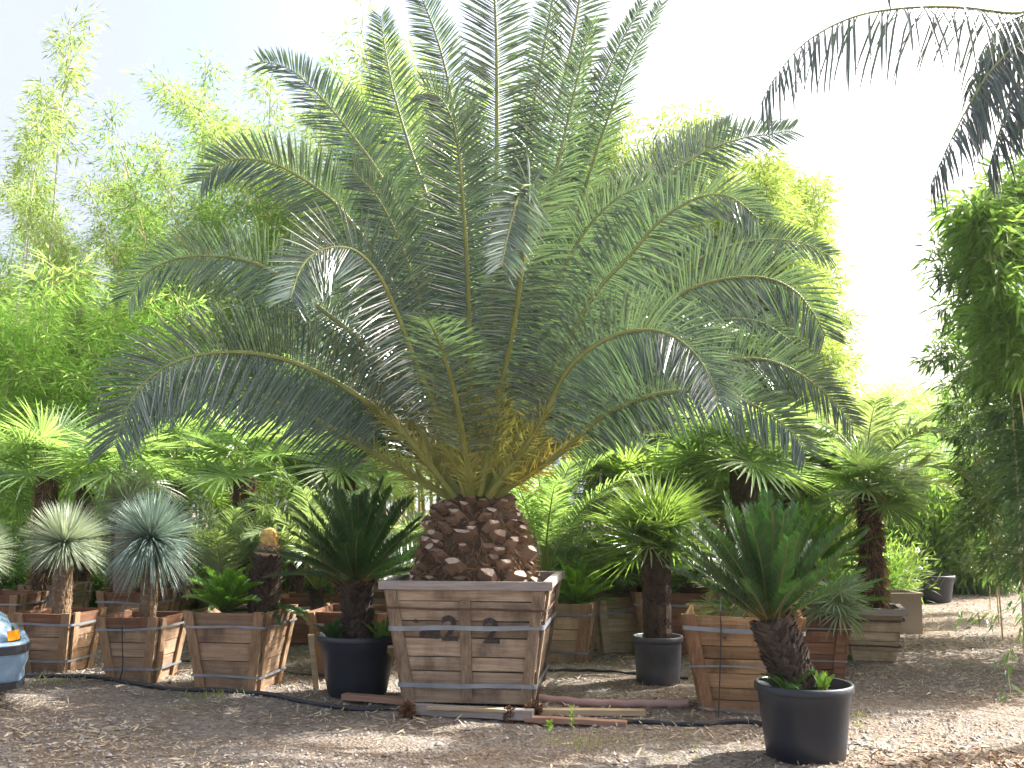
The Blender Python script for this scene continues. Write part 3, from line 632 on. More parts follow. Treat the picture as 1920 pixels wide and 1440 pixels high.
# ------------------------------------------------------------------ bamboo
def bamboo_meshes(sd, h, leafL, leafW, lm, cm, r=.036, lean=.18, start=.28, nodes=26, bl=.9, per=60, near=False, updown=.0):
    rng = np.random.default_rng(sd); s = np.linspace(0, 1, 30)
    C = np.stack([lean*h*s**2.6, .05*h*np.sin(s*2.5+sd)*s, h*s*(1-.12*lean*s**3)], -1)
    mb = MB(); rad = r*(1-s*.85)
    tube(mb, C, rad, 6, 0)
    for q in np.arange(.04, .95, .35/h): # node rings
        c = [np.interp(q, s, C[:, k]) for k in range(3)]; rr = r*(1-q*.85)
        tube(mb, [np.array(c)-[0, 0, .008], np.array(c)+[0, 0, .008]], rr*1.18, 6, 0)
    lb = MB(); O = []; D = []
    for q in np.linspace(start, .99, nodes):
        c = np.array([np.interp(q, s, C[:, k]) for k in range(3)])
        for b in range(rng.integers(2, 5)):
            az = rng.random()*6.28; el = R(rng.uniform(15, 60)); L = bl*rng.uniform(.5, 1.15)*(1.1-.55*q)
            P = arch(L, el, R(rng.uniform(30, 90)), 8, az, 1.2, c); tube(mb, P, np.linspace(.006, .002, 8), 3, 0, cap=False)
            k = int(per*rng.uniform(.6, 1.2)); u = rng.uniform(.18, 1, k)**.8; i = u*7; j = i.astype(int).clip(0, 6); f = (i-j)[:, None]
            p = P[j]*(1-f)+P[j+1]*f; tw = rng.normal(0, .11*bl, (k, 3))*[1, 1, .8]
            O.append(p+tw); dd = nrm(P[-1]-P[0])*.6 + nrm(tw)*.8 + [0, 0, -.45+updown]; D.append(dd + rng.normal(0, .25, (k, 3)))
    O = np.concatenate(O); D = np.concatenate(D); k = len(O); n = rdir(k, rng)*.7+[0, 0, .8]
    if near: blades(lb, O, D, n, leafL*rng.uniform(.6, 1.15, k), leafW*rng.uniform(.8, 1.1, k), .15, ((0, .25, .6, 1), (.2, 1, .75, .04)), .25)
    else: kites(lb, O, D, n, leafL*rng.uniform(.6, 1.2, k), leafW*rng.uniform(.8, 1.2, k))
    return mb.mesh('bamboo_culm', [cm]), lb.mesh('bamboo_foliage', [lm])
def put_bamboo(meshes, x, y, rz, sc, label, group, name='bamboo'):
    t = thing(name, label, 'bamboo', (x, y, float(gheight(x, y)) if abs(x) < 12 else 0), rz, group); t.scale = (sc, sc, sc)
    link('culm', meshes[0], t); link('foliage', meshes[1], t); return t
BV = [bamboo_meshes(200+i, 8.0, .14, .020, M['bamboo' if i % 2 else 'bamboo_dk'], M['culm'], lean=.10+.05*i, start=.16+.04*(i % 3), nodes=30, bl=.95, per=66) for i in range(6)]
BT = [bamboo_meshes(230+i, 8.0, .15, .020, M['bamboo'], M['culm_grey'], lean=.06, start=.74, nodes=16, bl=.75, per=42, r=.035) for i in range(3)]
BF = [bamboo_meshes(240+i, 3.6, .17, .018, M['fern'], M['culm'], lean=.35, start=.12, nodes=30, bl=.9, per=42, r=.014) for i in range(3)]
BS = [bamboo_meshes(250+i, 8.0, .18, .028, M['bamboo_sky'], M['culm'], lean=.05+.04*i, start=.2, nodes=34, bl=.9, per=66) for i in range(3)]
rs = random.Random(21)
def X(px, Y): return (px-960)/FPX*Y
# dense grove, left: (picture x, depth, top y)
for i in range(104):
    px = -60 + 980*((i*.618034) % 1); Y = 17.5 + (i % 5)*1.7 + rs.uniform(0, 1.2)
    topy = np.interp(px, [-60, 60, 160, 250, 420, 560, 760, 900], [340, 420, 290, 240, 170, 120, 60, 90]) + rs.uniform(0, 290)
    z = 1.6 + (945-topy)/FPX*Y
    put_bamboo(BV[i % 6], X(px, Y), Y, rs.uniform(0, 6.28), z/7.9, 'leafy yellow green bamboo cane in the tall grove left of the date palm', 'bamboo canes of the left grove')
for px, Y, topy, lab in ((82, 17, -30, 'tallest bare bamboo cane with a feathery tuft above the grove at far left'), (15, 16, 170, 'slender pale bamboo cane at the left edge of the photo'), (50, 19, 120, 'thin bamboo cane between the tallest cane and the left edge')):
    z = 1.6 + (945-topy)/FPX*Y; put_bamboo(BT[len(lab) % 3], X(px, Y)-.2, Y, 1, z/7.9, lab, None)
for i in range(15):
    px = -40 + (i*53) % 560; Y = 15.6 + (i % 3)*.9; topy = np.interp(px, [0, 100, 300, 560], [520, 540, 560, 620]) + rs.uniform(0, 80)
    z = 1.6 + (945-topy)/FPX*Y; put_bamboo(BF[i % 3], X(px, Y), Y, rs.uniform(0, 6.28), z/3.5, 'feathery bright green bamboo arching low in front of the tall left grove', 'low feathery bamboo at left')
for i in range(36):
    px = 1120 + 450*((i*.618034) % 1); Y = 15 + (i % 4)*1.6
    topy = np.interp(px, [1120, 1240, 1330, 1430, 1520, 1590], [330, 150, 210, 250, 200, 260]) + rs.uniform(0, 200)
    z = 1.6 + (945-topy)/FPX*Y
    put_bamboo(BS[i % 3] if i % 3 else BT[i % 2], X(px, Y), Y, rs.uniform(2.2, 4.1), z/7.9, 'leafy light green bamboo cane behind the right fronds of the date palm', 'bamboo canes right of the palm')
for i in range(16):
    px = 1415 + 185*((i*.618034) % 1); Y = 14.5 + (i % 4)*1.3; topy = 250 + rs.uniform(0, 170); z = 1.6+(945-topy)/FPX*Y
    put_bamboo(BS[i % 3], X(px, Y), Y, rs.uniform(2.4, 3.9), z/7.9, 'pale yellow green bamboo cane beside the open white sky right of the date palm', 'bamboo canes at the open sky')
for i in range(9):
    px = 860 + i*36; Y = 15.5 + (i % 3); topy = 480+rs.uniform(0, 150); z = 1.6+(945-topy)/FPX*Y
    put_bamboo(BV[i % 6], X(px, Y), Y, rs.uniform(0, 6.28), z/7.9, 'bamboo cane hidden mostly behind the middle of the date palm', 'bamboo canes behind the palm')
# far greenery beyond the path on the right
for i in range(18):
    px = 1590 + i*20; Y = 22 + (i % 4)*2.5; topy = np.interp(px, [1590, 1700, 1760, 1950], [720, 715, 690, 700]) + rs.uniform(0, 60); z = 1.6+(945-topy)/FPX*Y
    put_bamboo(BF[i % 3] if i % 2 else BV[i % 6], X(px, Y), Y, rs.uniform(0, 6.28), z/(3.5 if i % 2 else 7.9), 'bright bamboo in the far hedge beyond the dirt path', 'far bamboo hedge beyond the path')

# the dark bamboo clump on the right edge, near
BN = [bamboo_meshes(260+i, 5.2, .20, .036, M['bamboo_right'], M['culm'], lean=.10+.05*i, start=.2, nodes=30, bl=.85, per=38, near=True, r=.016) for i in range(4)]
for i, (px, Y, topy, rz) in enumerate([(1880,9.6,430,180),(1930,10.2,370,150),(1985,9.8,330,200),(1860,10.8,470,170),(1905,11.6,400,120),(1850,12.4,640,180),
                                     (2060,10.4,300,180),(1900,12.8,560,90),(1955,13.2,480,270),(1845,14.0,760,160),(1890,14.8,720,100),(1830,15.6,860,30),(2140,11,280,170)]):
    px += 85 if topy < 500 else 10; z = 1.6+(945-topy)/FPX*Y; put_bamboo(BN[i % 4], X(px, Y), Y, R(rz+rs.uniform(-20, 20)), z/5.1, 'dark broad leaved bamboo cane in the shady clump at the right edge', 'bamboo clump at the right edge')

BL = [bamboo_meshes(270+i, 5.2, .22, .042, M['bamboo_dk'], M['culm'], lean=.12, start=.62, nodes=18, bl=.8, per=40, near=True, r=.016) for i in range(2)]  # added canes, lighter leaf material imitates the clump's sunlit top
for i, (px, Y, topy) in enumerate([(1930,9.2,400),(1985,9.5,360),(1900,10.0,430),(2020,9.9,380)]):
    z = 1.6+(945-topy)/FPX*Y; put_bamboo(BL[i % 2], X(px, Y), Y, R(185+i*9), z/5.1, 'bamboo cane with leaves coloured as if sunlit topping the shady clump at the right edge', 'canes coloured as if sunlit topping the right clump')

# ------------------------------------------------------------------ shrubs filling the ground behind the rows
def shrub_mesh(sd, m, L=.11, Wd=.035, k=2600):
    rng = np.random.default_rng(sd); mb = MB(); stems = []
    for i in range(16):
        P = arch(rng.uniform(.7, 1.1), R(rng.uniform(45, 88)), R(rng.uniform(0, 40)), 10, rng.random()*6.28, 1.3); stems.append(P); tube(mb, P, np.linspace(.01, .003, 10), 4, 0)
    S = np.array(stems); i = rng.integers(0, 16, k); j = rng.integers(2, 10, k); o = S[i, j] + rng.normal(0, .10, (k, 3)); o[:, 2] = np.maximum(o[:, 2], .05)
    blades(mb, o, nrm(o-[0, 0, .3])+rng.normal(0, .6, (k, 3))+[0, 0, .2], rdir(k, rng)*.6+[0, 0, .8], L*rng.uniform(.6, 1.2, k), Wd, .15, ((0, .4, 1), (.2, 1, .05)), .2, 1)
    return mb.mesh('shrub_leaves', [M['fiber'], m])
SM = [shrub_mesh(300, M['shrub']), shrub_mesh(301, M['fan_dark'], .16, .018, 3000), shrub_mesh(302, M['shrub'], .14, .028, 2600)]
for i in range(44):
    px = -30 + i*42; Y = 14.8 + (i % 3)*1.0
    if px > 1650: Y = 19.5 + (i % 3)*1.2
    h = rs.uniform(.9, 1.4)
    o = link('shrub', SM[i % 3 if px < 1650 else 1]); o.location = (X(px, Y), Y, 0); o.rotation_euler = (0, 0, rs.uniform(0, 6.28)); o.scale = (h*1.05, h*1.05, h)
    if px > 1650: tag(o, 'dark leafy shrub at the foot of the far hedge beyond the path', 'shrub', 'shrubs at the foot of the far hedge')
    else: tag(o, 'dark leafy shrub in the thicket behind the boxed plants', 'shrub', 'shrubs behind the boxed plants')

# ------------------------------------------------------------------ boxes and their plants, left side
BR = dict(mats=('wood_brown','wood_brown_v'))
a = wb('small brown wooden box at far left beside the white car, below a pale yucca', 84, 1262, .60, .56, -9, topmat='wood_red', **BR)
yucca('pale green yucca sphere on a short trunk in the box beside the white car', (a[0], a[1], .48), .71, .09, .43, 950, 'yucca', 1, droop=.08)
b = wb('brown wooden box with splayed corner boards below the bluish yucca', 243, 1280, .60, .58, -9, topmat='wood_red', **BR)
yucca('bluish yucca with drooping lower leaves in the box right of the pale yucca', (b[0]+.05, b[1]-.05, .48), .77, .075, .50, 1050, 'yucca_blue', 2, droop=.15, low=-.72, lean=(0,0))
c = wb('brown wooden box holding the bare cycad trunk with the yellow cone', 425, 1296, .74, .68, -9, **BR)
t = cycad('low green cycad clump left of the bare trunk with the cone', (c[0]-.13, c[1]-.08, .60), None, [.05], (0, 0, .05), 34, .42, (25, 85), 'cycad_bright', .085, (15, 45), 5, W_=.014, nl=40)
# trunk with cone
def coned_trunk():
    t = thing('cycad', 'tall bare dark cycad trunk topped by a yellow cone', 'cycad', (c[0]+.20, c[1]+.0, .58), 0, 'cycads')
    mb = MB(); scaly_trunk(mb, [(0,0,0),(.0,0,.25),(.02,0,.56)], [.15,.145,.12], 460, sd=3, sz=.03); mb.obj('trunk', [M['fiber'], M['scale']], t)
    mb = MB(); lathe(mb, [(.001,.0),(.10,.0),(.095,.06),(.07,.10),(.001,.13)], 20, 0, (.03,0,.52)); n = 120
    d = rdir(n); d[:, 2] = abs(d[:, 2]); blades(mb, np.array([.03,0,.55])+d*.05, d+[0,0,.5], rdir(n), .10, .02, 0, fold=.3); mb.obj('cone_base', [M['conebase']], t)
    mb = MB(); lathe(mb, [(.001,-.02),(.06,-.01),(.078,.05),(.07,.10),(.045,.135),(.001,.15)][::-1], 24, 0, (.03,0,.66)); n = 300
    i = np.arange(n)+.5; z = 1-i/n*1.6; a = i*2.39996; r = np.sqrt(np.maximum(0, 1-z*z)); p = np.stack([r*np.cos(a)*.074, r*np.sin(a)*.074, z*.08], -1)+[.03,0,.72]
    kites(mb, p-nrm(p-[.03,0,.72])*.004, nrm(p-[.03,0,.72])+[0,0,.9], rdir(n), np.full(n,.022), np.full(n,.014)); mb.obj('cone', [M['cone']], t)
    m_ = cyc_frond_mesh(77, .42, R(50), .08, M['cycad'], 40)
    for az, el in ((0, 15), (20, 5), (-30, 20), (190, 10), (-60, 8)): orient(link('frond', m_, t), R(az), R(el), 0, (.0,0,.06))
coned_trunk()
# row behind
for lab, px, py, w, h, k in (
    ('sunlit box in the second row directly behind the pale yucca', 82, 1190, .64, .60, dict(mats=('wood_grey','wood_grey_v'))),
    ('box in the second row behind the bluish yucca with a grey rim', 235, 1210, .66, .60, dict(mats=('wood_brown','wood_brown_v'), topmat='wood_red')),
    ('box cut by the left edge of the photo above the white car', -8, 1212, .6, .58, dict(mats=('wood_red','wood_brown_v'))),
    ('box in the third row at the far left edge', 15, 1150, .62, .55, dict(mats=('wood_brown','wood_brown_v'))),
    ('box in the third row seen right of the pale yucca trunk', 148, 1152, .62, .55, dict(mats=('wood_grey','wood_brown_v'))),
    ('box in the third row seen right of the bluish yucca trunk', 305, 1165, .62, .55, dict(mats=('wood_brown','wood_brown_v'))),
    ('box in the third row behind the bright cycad clump', 410, 1160, .62, .55, dict(mats=('wood_red','wood_brown_v'))),
    ('reddish box behind the black pot of the dark cycad', 655, 1262, .80, .58, dict(mats=('wood_red','wood_brown_v'))),
    ('low reddish box in the second row between cone trunk and dark cycad', 560, 1205, .74, .52, dict(mats=('wood_red','wood_brown_v'))),
    ('box in the third row half hidden behind the dark cycad trunk', 690, 1180, .74, .5, dict(mats=('wood_brown','wood_brown_v'))),
    ): wb(lab, px, py, w, h, -7, bands=(.8,), **k)
B2 = gp(82, 1190); B3 = gp(235, 1210)
fan_palm('shaggy fan palm behind the pale yucca at far left', (X(92, 12.9), 12.9, .5), 1.45, .13, 13, .62, .50, (0, 80), 'fan', 1, hair=700)
fan_palm('fan palm behind the bluish yucca with drooping grey green fans', (X(235, 12.3), 12.3, .5), 1.42, .12, 11, .58, .48, (0, 75), 'fan', 2, droop=.25)
fan_palm('wide fan palm above the cone trunk with yellow green fans', (X(460, 12.0), 12.0, .5), 1.40, .13, 15, .62, .62, (0, 82), 'fan', 3, hair=700)
fan_palm('fan palm partly hidden between the wide one and the date palm', (X(650, 13.2), 13.2, .5), 1.45, .12, 11, .6, .5, (-10, 80), 'fan', 4)
fan_palm('fan palm at the left edge whose fans reach into the photo', (X(-30, 13.5), 13.5, .5), 1.3, .12, 11, .6, .5, (-20, 80), 'fan', 5)
fan_palm('squat fan palm in the third row left of the cone trunk', (X(345, 13.6), 13.6, .4), 1.2, .12, 10, .55, .5, (-20, 80), 'fan_dark', 6)
fan_palm('fan palm in the back row between the two rounded yuccas', (X(165, 14.2), 14.2, .4), 1.65, .11, 14, .58, .5, (-5, 82), 'fan', 31)
fan_palm('fan palm in the back row above the low bright cycad clump', (X(330, 14.0), 14.0, .4), 1.75, .11, 14, .58, .5, (-5, 82), 'fan', 32)
fan_palm('fan palm in the back row right of the cone trunk', (X(560, 13.6), 13.6, .4), 1.6, .11, 15, .55, .5, (-5, 82), 'fan_dark', 33)
yucca('grey yucca cut by the left edge of the photo', (X(-46, 10.4), 10.5, .50), .58, .085, .40, 800, 'yucca', 4)
yucca('grey yucca half hidden behind the bluish yucca', (X(240, 11.9), 12.0, .5), 1.12, .13, .45, 700, 'yucca', 5)
# petiole sprays and feather palms behind
def feather_palm(label, base, n, L, Lf, m='pale', el=(35, 88), bend=(50, 95), sd=0, top=0, r=0, nl=38, W_=.024, vang=15, s0=.3, group='feather palms behind', droop=.2):
    t = thing('feather_palm', label, 'palm', tuple(base), 0, group); rs_ = random.Random(sd)
    if r:
        mb = MB(); scaly_trunk(mb, [(0,0,-.05),(0,0,top*.5),(0,0,top)], [r, r, r*1.1], 160, sd=sd, sz=.04); mb.obj('trunk', [M['fiber'], M['scale']], t)
    for i in range(n):
        f = (i+.5)/n; az = i*2.39996; e = R(el[0]+(el[1]-el[0])*f); mb = MB()
        P = arch(L*rs_.uniform(.8, 1.1), e, R(rs_.uniform(*bend)), 30, az, 1.6, (0, 0, top)); H = np.array([-math.cos(az)*.5, -math.sin(az)*.5, 1.])
        frond(mb, P, H, nl=nl, Lmax=Lf, W_=W_, s0=s0, r0=.012, r1=.002, vang=vang, vj=10, a0=60, a1=25, droop=droop, sd=sd*100+i)
        mb.obj('frond', [M['petiole'], M[m]], t)
    return t
feather_palm('glossy feather palm behind the dark cycad', (X(600, 11.6), 11.6, .5), 16, 1.5, .36, 'pale', sd=1, top=.15, r=.06)
feather_palm('glossy feather palm just left of the date palm trunk', (X(745, 11.8), 11.8, .5), 14, 1.4, .34, 'pale', sd=2)
feather_palm('feather palm with tall green stalks right of the date palm trunk', (X(1018, 11.2), 11.2, .5), 16, 1.65, .34, 'fan', (55, 88), (40, 85), sd=3, top=.25, r=.07)
feather_palm('upright feather palm in the thicket left of the cone trunk', (X(430, 11.3), 11.3, .45), 12, 1.4, .3, 'fan_grey', (60, 88), (25, 60), sd=4, s0=.35)
# black pot with the dark cycad
pb = gp(660, 1312); PB = (pb[0], pb[1]+.29, 0)
pot('plant_pot', 'black plastic pot holding the dark cycad left of the big crate', PB, .345, .50, taper=.72)
cycad('big dark green cycad in the black pot left of the big crate', (PB[0], PB[1], .42), [(0,0,-.02),(-.01,0,.25),(-.02,0,.50)], [.135,.13,.15], (-.02, 0, .52), 66, .90, (12, 88), 'cycad', .12, (6, 24), 8, scale_n=320, sz=.042, W_=.009, nl=84)
cycad('small cycad offset at the foot of the dark cycad trunk', (PB[0]+.22, PB[1]-.08, .42), None, [.01], (0, 0, 0), 10, .26, (30, 80), 'cycad_bright', .06, (10, 40), 9, nvar=2, nl=24)
cycad('dark cycad pup left of the dark cycad trunk', (PB[0]-.19, PB[1]-.08, .42), None, [.01], (0, 0, 0), 14, .24, (30, 85), 'cycad', .06, (10, 40), 10, nvar=2, nl=24)
def plank(label, p0, p1, wd, th, m, cat='board', group=None, name='board', z0=None):
    p0, p1 = np.array(p0, float), np.array(p1, float); L = np.linalg.norm(p1-p0); t = nrm(p1-p0); up = np.array([0, 0, 1.]) if abs(t[2]) < .8 else np.array([0, -1., 0])
    s = nrm(np.cross(t, up)); u = np.cross(s, t); rs2 = np.random.default_rng(len(label)); mb = MB(); k = 8; v = []
    for i in range(k):
        c = p0+(p1-p0)*i/(k-1) + s*rs2.normal(0, .0012) + u*rs2.normal(0, .0012)
        v += [c-s*wd/2-u*th/2, c+s*wd/2-u*th/2, c+s*wd/2+u*th/2, c-s*wd/2+u*th/2]
    f = [(i*4+j, i*4+(j+1) % 4, i*4+4+(j+1) % 4, i*4+4+j) for i in range(k-1) for j in range(4)] + [(3,2,1,0), (k*4-4, k*4-3, k*4-2, k*4-1)]
    mb.add(v, f); return tag(mb.obj(name, [m]), label, cat, group)
plank('narrow upright tan board at the left side of the black pot', gp(594, 1292)+[0,0,.0], at(583, 1190, 8.95), .05, .02, M['board_tan'])
plank('pale sunlit board leaning between the black pot and the big crate', gp(706, 1303)+[0,.35,.01], at(735, 1212, 8.75), .07, .025, M['board_tan'])

# ------------------------------------------------------------------ the big crate
bcx = gp(888, 1334); rzb = R(-7)
BIG = np.array([bcx[0]+math.sin(-rzb)*-.52+0.0, bcx[1]+math.cos(rzb)*.53, .09])
big = wood_box('wooden_crate', 'largest weathered wooden crate with black stencilled 2s, holding the date palm', (bcx[0]+.01, bcx[1]+.50, .06), rzb, 1.27, .99, .93, planks=7,
    mats=('wood_grey','wood_grey_v'), bands=(.785, .63, .15), bandm=('rust','band','band'), bandw=(.018,.036,.034), centre=True, rimboards=True, group=None, jit=1.6)
def stencil():
    # the "2 2" marks are painted on the front panel: flat letters 2 mm proud of the planks
    h, tw, bw = .93, 1.27, .99; slope = math.atan((tw-bw)/2/h)
    def two(x, z, s, parent):
        cu = bpy.data.curves.new('stencil_digit', 'FONT'); cu.body = '2'; cu.size = s; cu.align_x = 'CENTER'; cu.extrude = .0005; cu.offset = .007
        cu.resolution_u = 6
        tmp = bpy.data.objects.new('stencil_digit', cu); COL.objects.link(tmp); bpy.context.view_layer.update()
        me = bpy.data.meshes.new_from_object(tmp.evaluated_get(bpy.context.evaluated_depsgraph_get())); bpy.data.objects.remove(tmp)
        me.materials.clear(); me.materials.append(M['black']); o = link('stencil_digit', me, parent)
        y = -(bw+(tw-bw)*z/h)/2 - .0065
        o.matrix_local = Matrix.Translation((x, y, z)) @ Matrix.Rotation(math.pi/2+slope, 4, 'X'); return o
    two(-.125, .49, .27, big); two(.20, .475, .27, big)
    # sprayed-over smudge and drip left of the first digit
    mb = MB(); rng = np.random.default_rng(4)
    def blob(x, z, rx, rz_, n=26):
        a = np.arange(n)*2*np.pi/n; rr = 1+.12*np.sin(a*3+x*9)+.08*rng.normal(size=n); 
        zz = z+np.sin(a)*rz_*rr; xx = x+np.cos(a)*rx*rr; y = -(bw+(tw-bw)*zz/h)/2 - .0065
        mb.add(np.stack([xx, y, zz], -1), np.arange(n)[None])
    blob(-.275, .535, .085, .042)
    for _ in (): pass
    mb.obj('paint_smudge', [M['black']], big); mb = MB(); blob(-.39, .632, .02, .016); mb.obj('paint_dot', [M['black']], big)
stencil()
for lab, p0, p1, wd, th, m in (
    ('reddish board lying on the dirt left of the big crate', gp(645,1312)+[0,0,.03], gp(762,1322)+[0,0,.03], .09, .045, M['board_red']),
    ('tan board lying on the dirt right of the big crate', gp(1000,1340)+[0,0,.025], gp(1210,1342)+[0,0,.025], .09, .04, M['board_tan']),
    ('brown board at the front of the boards right of the big crate', gp(985,1352)+[0,0,.02], gp(1175,1362)+[0,0,.02], .08, .035, M['board_red']),
    ('grey skid board under the front of the big crate', gp(765,1340)+[0,0,.045], gp(1000,1352)+[0,0,.045], .09, .07, M['rail']),
    ('dark support board under the middle of the big crate', gp(765,1310)+[0,0,.045], gp(1010,1320)+[0,0,.045], .09, .07, M['rust']),
    ('thin straw coloured lath in front of the skid board', gp(800,1346)+[0,0,.075], gp(950,1352)+[0,0,.075], .03, .02, M['board_tan'])): plank(lab, p0, p1, wd, th, m)
def pipe(label, pts, r, m, name='hose', cat='hose'):
    P, _ = cr_spline([gp(*p)+[0, 0, r+.008] for p in pts], 80); P[:, 2] = gheight(P[:, 0], P[:, 1])+r*.8+.004*np.sin(np.arange(80)*.5); mb = MB(); tube(mb, P, r, 10); tag(mb.obj(name, [m], smooth=True), label, cat)
pipe('pinkish pipe lying behind the boards right of the big crate', [(1005,1318),(1100,1322),(1200,1327),(1292,1332)], .033, M['pink'], 'pipe', 'pipe')
pipe('long black irrigation hose in front of the left boxes', [(40,1270),(150,1277),(260,1287),(360,1296),(470,1305),(560,1315),(660,1326),(780,1330)], .020, M['hose'])
pipe('black irrigation hose running right from the big crate', [(985,1348),(1080,1352),(1180,1358),(1280,1365),(1400,1362),(1440,1370)], .018, M['hose'])
pipe('thin black hose across the gravel behind the big crate', [(1010,1258),(1100,1264),(1190,1270),(1290,1272)], .014, M['hose'])
pipe('thin dark hose on the gravel behind the left boxes', [(340,1240),(430,1246),(560,1262),(640,1268)], .012, M['hose'])
# clods of earth at the crate corners
mb = MB()
for px, py, s in ((765,1345,.09),(1000,1348,.10),(955,1352,.07)):
    cc = gp(px, py)+[0, .03, .02]; k = 300; d = rdir(k); blades(mb, cc+d*s*.6*RNG.random((k,1))+[0,0,s*.3], d, rdir(k), .03, .02, 0, ((0,.5,1),(.5,1,.6)), None)
tag(mb.obj('loose_soil', [M['mulch']]), 'crumbling dark soil spilled at the foot of the big crate', 'soil', kind='stuff')

# ------------------------------------------------------------------ right side
wb('box right behind the big crate with a sunlit streaked side', 1052, 1242, .62, .60, -14, mats=('wood_pale','wood_brown_v'))
cycad('bright green cycad right of the big crate', (X(1078, 10.9), 10.9, .55), None, [.04], (0, 0, .0), 30, .48, (15, 85), 'cycad_bright', .09, (15, 45), 12, nl=40, W_=.014)
wb('box with dark panels behind the streaked box, right of the big crate', 1085, 1205, .6, .62, -10, mats=('wood_grey','wood_brown_v'))
wb('tan box left of the grey pot in the middle distance', 1165, 1222, .58, .60, 10, mats=('wood_pale','wood_pale'), bands=(.72,))
wb('wide reddish box behind the grey pot', 1265, 1228, .86, .66, -8, mats=('wood_red','wood_brown_v'), bands=(.8,))
fan_palm('small fan palm seedling left of the tan box', (X(1150, 12), 12, .55), .15, 0, 14, .26, .12, (5, 85), 'fan_grey', 14, nseg=22, nvar=3)
p2 = gp(1240, 1288); P2 = (p2[0], p2[1]+.19, 0)
pot('plant_pot', 'faded grey plastic pot under the fan palm left of the brown front box', P2, .215, .42, 'pot_grey', taper=.9)
fan_palm('fan palm with a thick scaly trunk in the faded grey pot', (P2[0], P2[1], .36), .88, .125, 34, .48, .28, (-10, 86), 'fan_dark', 15, trunk='scale', hair=1100, nseg=30, droop=.08, w=.02, bendd=12, deep=.45, flare=1.1)
# front right box
W4 = wb('large reddish brown box with a grey band behind the cycad in the near black pot', 1398, 1344, .88, .75, -13, mats=('wood_tan','wood_tan_v'), bands=(.86, .50, .05), bandw=(.032,.012,.012), planks=7)
def wire(lab, pts, r=.005):
    P, _ = cr_spline([at(*p) for p in pts], 30); b = P[0].copy(); mb = MB(); tube(mb, P-b, r, 6); o = mb.obj('drip_line', [M['hose']]); o.location = b; tag(o, lab, 'drip line')
Yb = W4[1]-.52
wire('thin black drip line running down the large reddish brown box', [(1352,1120,Yb+.3),(1350,1146,Yb-.02),(1352,1180,Yb-.01),(1350,1260,Yb+.03),(1347,1345,Yb+.06)])
wire('thin dark drip line hanging on the box below the bluish yucca', [(236,1135,b[1]-.2),(230,1157,b[1]-.38),(229,1200,b[1]-.36),(230,1250,b[1]-.33),(222,1283,b[1]-.32)])
wire('white cord looped over the rim of the big black pot', [(700,1212,PB[1]-.25),(718,1194,PB[1]-.22),(740,1196,PB[1]-.15)], .006)
fan_palm('small grey green fan palm spilling over the rim of the large reddish brown box', (W4[0]+.12, W4[1]-.22, .70), .12, 0, 12, .24, .16, (-35, 70), 'fan_grey', 16, nseg=20, nvar=3, w=.018)
fan_palm('low fan palm inside the large reddish brown box', (W4[0]-.1, W4[1]+.1, .68), .1, 0, 14, .24, .2, (0, 80), 'fan', 17, nseg=22, nvar=3, w=.016)
# near black pot with the near cycad
p3 = gp(1532, 1438); P3_ = (p3[0], p3[1]+.24, 0)
pot('plant_pot', 'nearest black plastic pot at the lower right holding a cycad', P3_, .295, .465, taper=.83)
cycad('nearest dark green cycad leaning out of the near black pot', (P3_[0], P3_[1], .40), [(.0,.02,-.04),(-.09,.02,.18),(-.19,.02,.46)], [.145,.135,.135], (-.20, .02, .46), 58, .81, (31, 89), 'cycad', .11, (3, 16), 18, scale_n=420, sz=.042, W_=.009, nl=84)
cycad('bluish cycad pup at the left rim of the near black pot', (P3_[0]-.13, P3_[1]-.13, .39), None, [.01], (0, 0, 0), 7, .27, (30, 75), 'cycad', .06, (20, 60), 19, nvar=2, nl=26)
cycad('small green cycad pup at the right of the near trunk', (P3_[0]+.08, P3_[1]-.12, .39), None, [.01], (0, 0, 0), 4, .17, (65, 88), 'cycad_bright', .05, (5, 30), 20, nvar=2, nl=18)
wb('dark reddish box just right of the nearest cycad trunk', 1530, 1274, .62, .58, -14, mats=('wood_red','wood_red'), bands=(.8, .3), bandw=.012)
cycad('bright green cycad in the dark reddish box', (X(1560, 9.8), 9.9, .55), None, [.04], (0, 0, .05), 26, .48, (10, 85), 'cycad_bright', .09, (10, 40), 21, nl=44, W_=.014)
fan_palm('low fan palm with stiff pale fans on the dark reddish box', (X(1555, 9.5), 9.5, .50), .2, 0, 14, .30, .16, (-35, 75), 'fan_grey', 22, nseg=22, w=.02, nvar=3)
cycad('bright leafy cycad rising behind the nearest cycad', (X(1520, 10.9), 10.9, .6), [(0,0,0),(0,0,.3)], [.12,.13], (0, 0, .32), 44, .72, (10, 86), 'cycad_bright', .12, (15, 45), 23, W_=.016, nl=44)
W6 = wb('pale wooden box holding the shaggy fan palm at right', 1640, 1240, .58, .52, -14, mats=('wood_pale','wood_brown_v'), rimboards=True, bands=(.8, .3), bandm='rust', battens=False)
fan_palm('shaggy trunked fan palm in the pale box at right', (W6[0]+.03, W6[1], .45), 1.27, .12, 20, .46, .34, (-28, 80), 'fan', 24, hair=1700, nseg=34, droop=.12)
fan_palm('fan palm in the back row between the two trunked palms at right', (X(1475, 12.8), 12.8, .4), 1.25, .11, 16, .55, .5, (-5, 82), 'fan_dark', 34)
